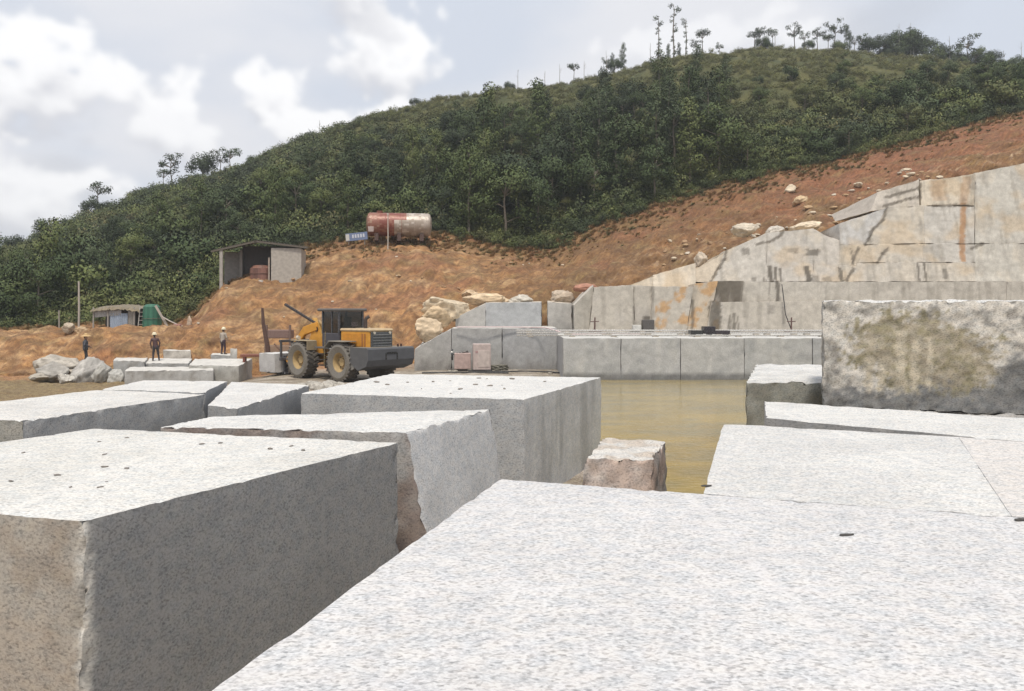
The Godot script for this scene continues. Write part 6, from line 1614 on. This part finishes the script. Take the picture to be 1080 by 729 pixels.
func build_sheds() -> void:
	# shed on the mound
	var o := base("open_shed", Vector3(-21.407, 5.5, -67.0), 0.12)
	tag(o, "open-fronted grey shed with a sagging roof on the orange mound", "shed")
	var m := Mb.new()
	for q in [[-3.6, -0.3], [-0.3, 3.7]]:
		m = Mb.new()
		var ya := 2.95 if q[0] < -1 else 3.85; var yb := 3.85 if q[0] < -1 else 3.35
		sheet(m, Vector3(q[0] - 0.4 * float(q[0] < -1), ya, -1.5), Vector3(q[1], yb, -1.5), Vector3(q[1], yb - 0.1, 1.5), Vector3(q[0] - 0.4 * float(q[0] < -1), ya - 0.1, 1.5), 16, 0.035, Color(.10, .09, .08))
		m.box(Vector3((q[0] + q[1]) * 0.5 - 0.2 * float(q[0] < -1), (ya + yb) * 0.5 - 0.22, 1.44), Vector3(Vector2(q[1] - q[0] + 0.4, yb - ya).length(), 0.16, 0.1), Color(.13, .11, .09), Basis(Vector3.BACK, atan2(yb - ya, q[1] - q[0] + 0.4)))
		part("roof_sheet", m, "sheet", o)
	m = Mb.new(); m.box(Vector3(-3.2, 1.2, 1.3), Vector3(0.26, 3.3, 0.26), Color(.46, .43, .39), Basis.IDENTITY, 0.02); part("post", m, "dusty_paint", o)
	m = Mb.new(); m.box(Vector3(-2.0, 1.3, -0.6), Vector3(0.24, 3.5, 0.24), Color(.30, .28, .26), Basis.IDENTITY, 0.02); part("post", m, "dusty_paint", o)
	m = Mb.new(); m.box(Vector3(0.62, 1.2, 0.9), Vector3(0.14, 2.2, 0.14), Color(.50, .42, .36), Basis.IDENTITY, 0.02); part("post", m, "dusty_paint", o)
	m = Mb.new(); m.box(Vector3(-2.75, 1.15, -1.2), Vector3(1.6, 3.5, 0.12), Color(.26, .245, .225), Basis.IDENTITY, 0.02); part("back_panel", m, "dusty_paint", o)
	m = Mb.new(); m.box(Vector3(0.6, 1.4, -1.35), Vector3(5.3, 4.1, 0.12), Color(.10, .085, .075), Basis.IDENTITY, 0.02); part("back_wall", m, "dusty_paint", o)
	m = Mb.new(); m.box(Vector3(2.1, 1.35, 1.2), Vector3(2.5, 3.5, 0.16), Color(.50, .46, .41), Basis.IDENTITY, 0.02); part("front_wall", m, "dusty_paint", o)
	m = Mb.new(); m.box(Vector3(3.3, 1.3, -0.1), Vector3(0.14, 3.5, 2.4), Color(.46, .42, .37), Basis.IDENTITY, 0.02); part("side_wall", m, "dusty_paint", o)
	var g := base("rusty_drum", Vector3(-21.539, 5.5, -66.9))
	tag(g, "rusty brown drum standing inside the open shed", "tank")
	m = Mb.new(); m.lathe([Vector2(0.0, 1.75), Vector2(0.75, 1.65), Vector2(0.98, 1.4), Vector2(1.0, 0.0), Vector2(0.0, 0.0)], 28, Vector3.ZERO, Basis.IDENTITY, func(t, y): return Color(.20, .10, .075) * (1.0 + 0.3 * sin(t * 5.0 + y * 3.0))); part("shell", m, "rust", g)
	m = Mb.new(); m.lathe([Vector2(1.0, 0.9), Vector2(1.03, 0.92), Vector2(1.03, 0.98), Vector2(1.0, 1.0)], 28, Vector3.ZERO, Basis.IDENTITY, func(_t, _y): return Color(.16, .08, .06)); part("hoop", m, "rust", g)
	g = base("white_bucket", Vector3(-20.877, 5.463, -64.6))
	tag(g, "small white bucket on the mound in front of the open shed", "bucket")
	m = Mb.new(); m.lathe([Vector2(0.15, 0.36), Vector2(0.20, 0.36), Vector2(0.15, 0.0), Vector2(0.0, 0.0)], 16, Vector3.ZERO, Basis.IDENTITY, func(_t, _y): return Color(.72, .70, .66)); part("pail", m, "paint", g)
	# storage tank on the slope
	var cx := -11.174; var cy := 10.518
	o = base("storage_tank", Vector3(cx, cy, -77.0), deg_to_rad(8))
	tag(o, "big horizontal cylinder tank, rusty red at one end and dirty white at the other", "tank")
	m = Mb.new()
	var prof: Array = [Vector2(0.0, -3.22), Vector2(0.7, -3.16), Vector2(1.05, -3.02), Vector2(1.16, -2.85)]
	for k in 24: prof.push_back(Vector2(1.16, -2.85 + 5.7 * (k + 1) / 24.0))
	prof.append_array([Vector2(1.05, 3.02), Vector2(0.7, 3.16), Vector2(0.0, 3.22)])
	m.lathe(prof, 40, Vector3(0, 1.3, 0), Basis(Vector3(0, 0, 1), Vector3(1, 0, 0), Vector3(0, 1, 0)), func(t, y):
		var n := noise_b.get_noise_2d(y * 1.5, t * 2.0) + 0.5 * noise_b.get_noise_2d(y * 5.0, t * 6.0)
		var hgt := sin(t)
		var red := Color(.21, .065, .045); var wht := Color(.52, .46, .40); var grime := Color(.34, .28, .23)
		var c := red.lerp(Color(.28, .13, .09), smoothstep(0.0, 0.4, n))
		if y < -2.0: c = Color(.26, .11, .075).lerp(Color(.36, .22, .16), smoothstep(0.0, 0.35, n))
		if y > 0.65 or (y > -0.55 and hgt < 0.30): c = wht.lerp(grime, smoothstep(-0.1, 0.35, n + (0.3 if hgt < 0.35 else 0.0)))
		if y > 2.4: c = c.lerp(Color(.40, .34, .29), 0.6)
		return c)
	part("shell", m, "rust", o)
	for y in [-2.85, -2.15, -0.95, 0.25, 1.45, 2.5]:
		m = Mb.new(); m.lathe([Vector2(1.155, y - 0.025), Vector2(1.18, y - 0.02), Vector2(1.18, y + 0.02), Vector2(1.155, y + 0.025)], 40, Vector3(0, 1.3, 0), Basis(Vector3(0, 0, 1), Vector3(1, 0, 0), Vector3(0, 1, 0)), func(_t, yy): return Color(.27, .12, .09) if yy < 0.5 else Color(.44, .38, .33)); part("weld_band", m, "rust", o)
	m = Mb.new(); m.lathe([Vector2(0.0, 0.22), Vector2(0.3, 0.22), Vector2(0.3, 0.0)], 18, Vector3(-1.9, 2.42, 0), Basis.IDENTITY, func(_t, _y): return Color(.18, .07, .05)); part("manhole", m, "rust", o)
	for x in [-2.2, 0.0, 2.2]:
		m = Mb.new(); m.box(Vector3(x, 0.0, 0), Vector3(0.4, 0.75, 1.7), Color(.10, .06, .05), Basis.IDENTITY, 0.03); part("saddle", m, "rust", o)
	m = Mb.new(); m.box(Vector3(-2.72, 0.72, 1.08), Vector3(0.52, 0.48, 0.05), Color(.66, .58, .55), Basis(Vector3.RIGHT, 0.3), 0.01); part("notice_plate", m, "paint", o)
	# blue and white board beside the tank
	o = base("sign_board", Vector3(-15.1, 10.052, -75.5), deg_to_rad(-8))
	tag(o, "low blue and white sign board left of the storage tank", "sign")
	m = Mb.new(); m.box(Vector3(0, 0.45, 0), Vector3(2.2, 0.75, 0.06), Color(.16, .20, .33), Basis(Vector3.BACK, 0.09), 0.01); part("board", m, "paint", o)
	for k in 5:
		m = Mb.new(); m.box(Vector3(-0.35 + 0.27 * k, 0.47 + 0.024 * k, 0.036), Vector3(0.17, 0.34, 0.02), Color(.55, .57, .62), Basis(Vector3.BACK, 0.09)); part("letter", m, "paint", o)
	m = Mb.new(); m.box(Vector3(-0.9, 0.36, 0.036), Vector3(0.36, 0.62, 0.02), Color(.55, .54, .50), Basis(Vector3.BACK, 0.09)); part("white_field", m, "paint", o)
	for x in [-0.8, 0.8]:
		m = Mb.new(); m.box(Vector3(x, 0.0, -0.06), Vector3(0.08, 0.7, 0.06), Color(.2, .17, .14)); part("stake", m, "wood", o)
	# poles
	for e in [[-11.822, 8.695, 74.0, 3.9, 0.05, Color(.58, .54, .48), "thin pale pole in front of the storage tank"], [-32.324, 1.756, 58.0, 3.7, 0.085, Color(.42, .38, .33), "grey wooden pole on the orange bank, left of the hut"], [-4.61, 12.012, 84.0, 7.4, 0.07, Color(.40, .36, .32), "tall thin pole in the wood right of the storage tank"], [-33.81, 1.685, 58.0, 1.6, 0.06, Color(.33, .30, .26), "short stump of a pole at the edge of the wood"]]:
		m = Mb.new(); m.tube([Vector3(0, -0.6, 0), Vector3(0.02, e[3] * 0.5, 0), Vector3(0.0, e[3], 0)], [e[4], e[4] * 0.9, e[4] * 0.75], 8, e[5])
		if e[3] > 3.8: m.box(Vector3(0, e[3] - 0.1, 0), Vector3(0.16, 0.2, 0.12), e[5] * 0.8)
		single("pole", m, "wood", Vector3(e[0], e[1], -e[2]), e[6], "pole")
	# hut on the bank
	o = base("hut", Vector3(-29.535, 1.637, -58.5), 0.06)
	tag(o, "small makeshift hut with a thatched lean-to roof on the orange bank", "hut")
	m = Mb.new()
	var pts := PackedVector3Array(); var cc := PackedColorArray()
	for j in 10:
		for i in 40:
			var u := i / 39.0; var v := j / 9.0
			var p := Vector3(-1.75 + 3.5 * u, 1.95 + 0.16 * sin(u * PI) - 0.25 * (1.0 - v) + 0.07 * noise_b.get_noise_2d(i * 1.7, j * 2.3), 0.9 - 2.3 * v)
			if j == 0: p.y -= 0.16 + 0.14 * noise_b.get_noise_2d(i * 3.0, 5.0)
			pts.push_back(p)
			cc.push_back(Color(.20, .16, .10) * (1.0 + 0.6 * noise_b.get_noise_2d(i * 2.0, j * 2.0)))
	m.grid(pts, cc, 40, 10)
	part("thatch", m, "wood", o)
	for x in [-1.6, -0.55, 1.35]:
		m = Mb.new(); m.tube([Vector3(x, -0.3, 0.7), Vector3(x + 0.02, 1.9, 0.7)], [0.06, 0.05], 7, Color(.36, .33, .30)); part("post", m, "wood", o)
	m = Mb.new(); sheet(m, Vector3(-0.42, 1.42, 0.64), Vector3(0.85, 1.42, 0.64), Vector3(0.85, 0.02, 0.64), Vector3(-0.42, 0.02, 0.64), 9, 0.02, Color(.30, .36, .45)); part("blue_sheet", m, "sheet", o)
	m = Mb.new(); sheet(m, Vector3(0.86, 1.6, 0.60), Vector3(1.4, 1.6, 0.60), Vector3(1.4, 0.02, 0.60), Vector3(0.86, 0.02, 0.60), 4, 0.02, Color(.27, .25, .22)); part("grey_sheet", m, "sheet", o)
	m = Mb.new(); sheet(m, Vector3(-1.65, 1.72, 0.62), Vector3(0.4, 1.72, 0.62), Vector3(0.4, 1.3, 0.66), Vector3(-1.65, 1.1, 0.66), 10, 0.02, Color(.33, .31, .29)); part("eave_sheet", m, "sheet", o)
	m = Mb.new(); m.box(Vector3(0, 0.8, -1.3), Vector3(3.2, 2.0, 0.08), Color(.08, .07, .06)); part("back_wall", m, "wood", o)
	g = base("ladder", Vector3(-27.525, 1.69, -57.8))
	tag(g, "wooden ladder leaning between the hut and the green tarp", "ladder")
	for x in [-0.22, 0.22]:
		m = Mb.new(); m.tube([Vector3(x, 0, 0.2), Vector3(x, 1.95, -0.2)], [0.035, 0.03], 6, Color(.40, .37, .33)); part("rail", m, "wood", g)
	for k in 6:
		m = Mb.new(); m.tube([Vector3(-0.22, 0.25 + 0.3 * k, 0.15 - 0.06 * k), Vector3(0.22, 0.25 + 0.3 * k, 0.15 - 0.06 * k)], [0.022, 0.022], 6, Color(.40, .37, .33)); part("rung", m, "wood", g)
	g = base("tarp_bundle", Vector3(-26.971, 1.645, -58.2))
	tag(g, "tall machine wrapped in a green tarpaulin beside the hut", "tarpaulin")
	m = Mb.new()
	m.lathe([Vector2(0.0, 2.12), Vector2(0.42, 2.08), Vector2(0.60, 1.9), Vector2(0.66, 1.2), Vector2(0.70, 0.4), Vector2(0.74, 0.0)], 40, Vector3.ZERO, Basis.from_scale(Vector3(1.0, 1, 0.9)), func(t, y): return Color(.035, .135, .085) * (1.0 + 0.25 * sin(t * 11.0) * (1.0 - 0.2 * y)))
	for k in m.v.size():
		var p := m.v[k]; var th := atan2(p.z, p.x)
		var f := 1.0 + 0.05 * sin(th * 9.0) * smoothstep(2.0, 0.5, p.y)
		m.v[k] = Vector3(p.x * f, p.y, p.z * f)
	part("tarpaulin", m, "cloth", g)
	m = Mb.new(); m.lathe([Vector2(0.675, 1.0), Vector2(0.71, 1.02), Vector2(0.675, 1.04)], 30, Vector3.ZERO, Basis.from_scale(Vector3(1.04, 1, 0.95)), func(_t, _y): return Color(.12, .11, .08)); part("tie_rope", m, "cloth", g)
	m = Mb.new(); m.box(Vector3(0.0, 0.95, 0), Vector3(0.16, 2.3, 0.06), Color(.42, .38, .33), Basis(Vector3.BACK, 0.52))
	single("plank", m, "wood", Vector3(-25.85, 1.695, -57.6), "grey plank leaning against the green tarp", "plank")
	g = base("red_machine", Vector3(-25.147, 1.66, -57.6), 0.1)
	tag(g, "low red machine with a pale hose right of the green tarp", "machine")
	m = Mb.new(); m.box(Vector3(0, 0.16, 0), Vector3(1.5, 0.2, 0.6), Color(.30, .06, .04), Basis.IDENTITY, 0.03); part("bed", m, "rust", g)
	m = Mb.new(); m.box(Vector3(0.35, 0.42, 0), Vector3(0.55, 0.36, 0.5), Color(.40, .20, .17), Basis.IDENTITY, 0.05); part("motor", m, "dusty_paint", g)
	m = Mb.new(); m.tube([Vector3(0.3, 0.6, 0.1), Vector3(-0.2, 0.85, 0.15), Vector3(-0.7, 1.15, 0.1)], [0.05, 0.05, 0.04], 6, Color(.5, .45, .4)); part("hose", m, "rubber", g)
	for x in [-0.5, 0.5]:
		m = Mb.new(); m.tube([Vector3(x, 0.1, 0.28), Vector3(x, 0.1, 0.4)], [0.16, 0.16], 12, Color(.05, .04, .04)); part("wheel", m, "rubber", g)

# ---------------------------------------------------------------- scene
func _ready() -> void:
	# camera: level, with the lens shifted down a little
	var cam := Camera3D.new()
	cam.name = "camera"
	cam.projection = Camera3D.PROJECTION_FRUSTUM
	cam.near = 0.1
	cam.far = 3000.0
	cam.size = 0.1 * 729.0 / 820.0
	cam.frustum_offset = Vector2(0, -0.1 * 34.5 / 820.0)
	cam.position = Vector3(0, 3.1, 0)
	add_child(cam)
	cam.current = true
	# sky and exposure
	var env := Environment.new()
	var sky := Sky.new()
	var pan := PanoramaSkyMaterial.new()
	pan.panorama = build_sky()
	pan.energy_multiplier = 1.0
	sky.sky_material = pan
	env.background_mode = Environment.BG_SKY
	env.sky = sky
	env.tonemap_mode = Environment.TONE_MAPPER_LINEAR
	env.tonemap_exposure = 1.15
	env.fog_enabled = true
	env.fog_density = 0.0005
	env.fog_light_color = Color(0.82, 0.84, 0.86)
	env.sdfgi_enabled = true
	env.ssao_enabled = true
	env.ssil_enabled = true
	var we := WorldEnvironment.new()
	we.name = "world_environment"
	we.environment = env
	add_child(we)
	# veiled sun, high behind the camera
	var sun := DirectionalLight3D.new()
	sun.name = "sun"
	sun.light_color = Color(1.0, 0.965, 0.91)
	sun.light_energy = 0.85
	sun.light_angular_distance = 9.0
	sun.shadow_enabled = true
	add_child(sun)
	sun.look_at_from_position(Vector3(-0.02, 0.90, 0.43) * 50.0, Vector3.ZERO, Vector3.UP)
	for q in [[noise_a, 1, 4], [noise_b, 2, 3], [noise_c, 3, 3]]:
		q[0].seed = q[1]; q[0].frequency = 1.0; q[0].fractal_octaves = q[2]
		q[0].noise_type = FastNoiseLite.TYPE_SIMPLEX_SMOOTH
		q[0].fractal_type = FastNoiseLite.FRACTAL_RIDGED if q[1] == 3 else FastNoiseLite.FRACTAL_FBM
	make_materials()
	build_land()
	build_ground()
	build_faces()
	build_blocks()
	build_far_yard()
	build_loader()
	build_sheds()
	build_people()
	build_plants()
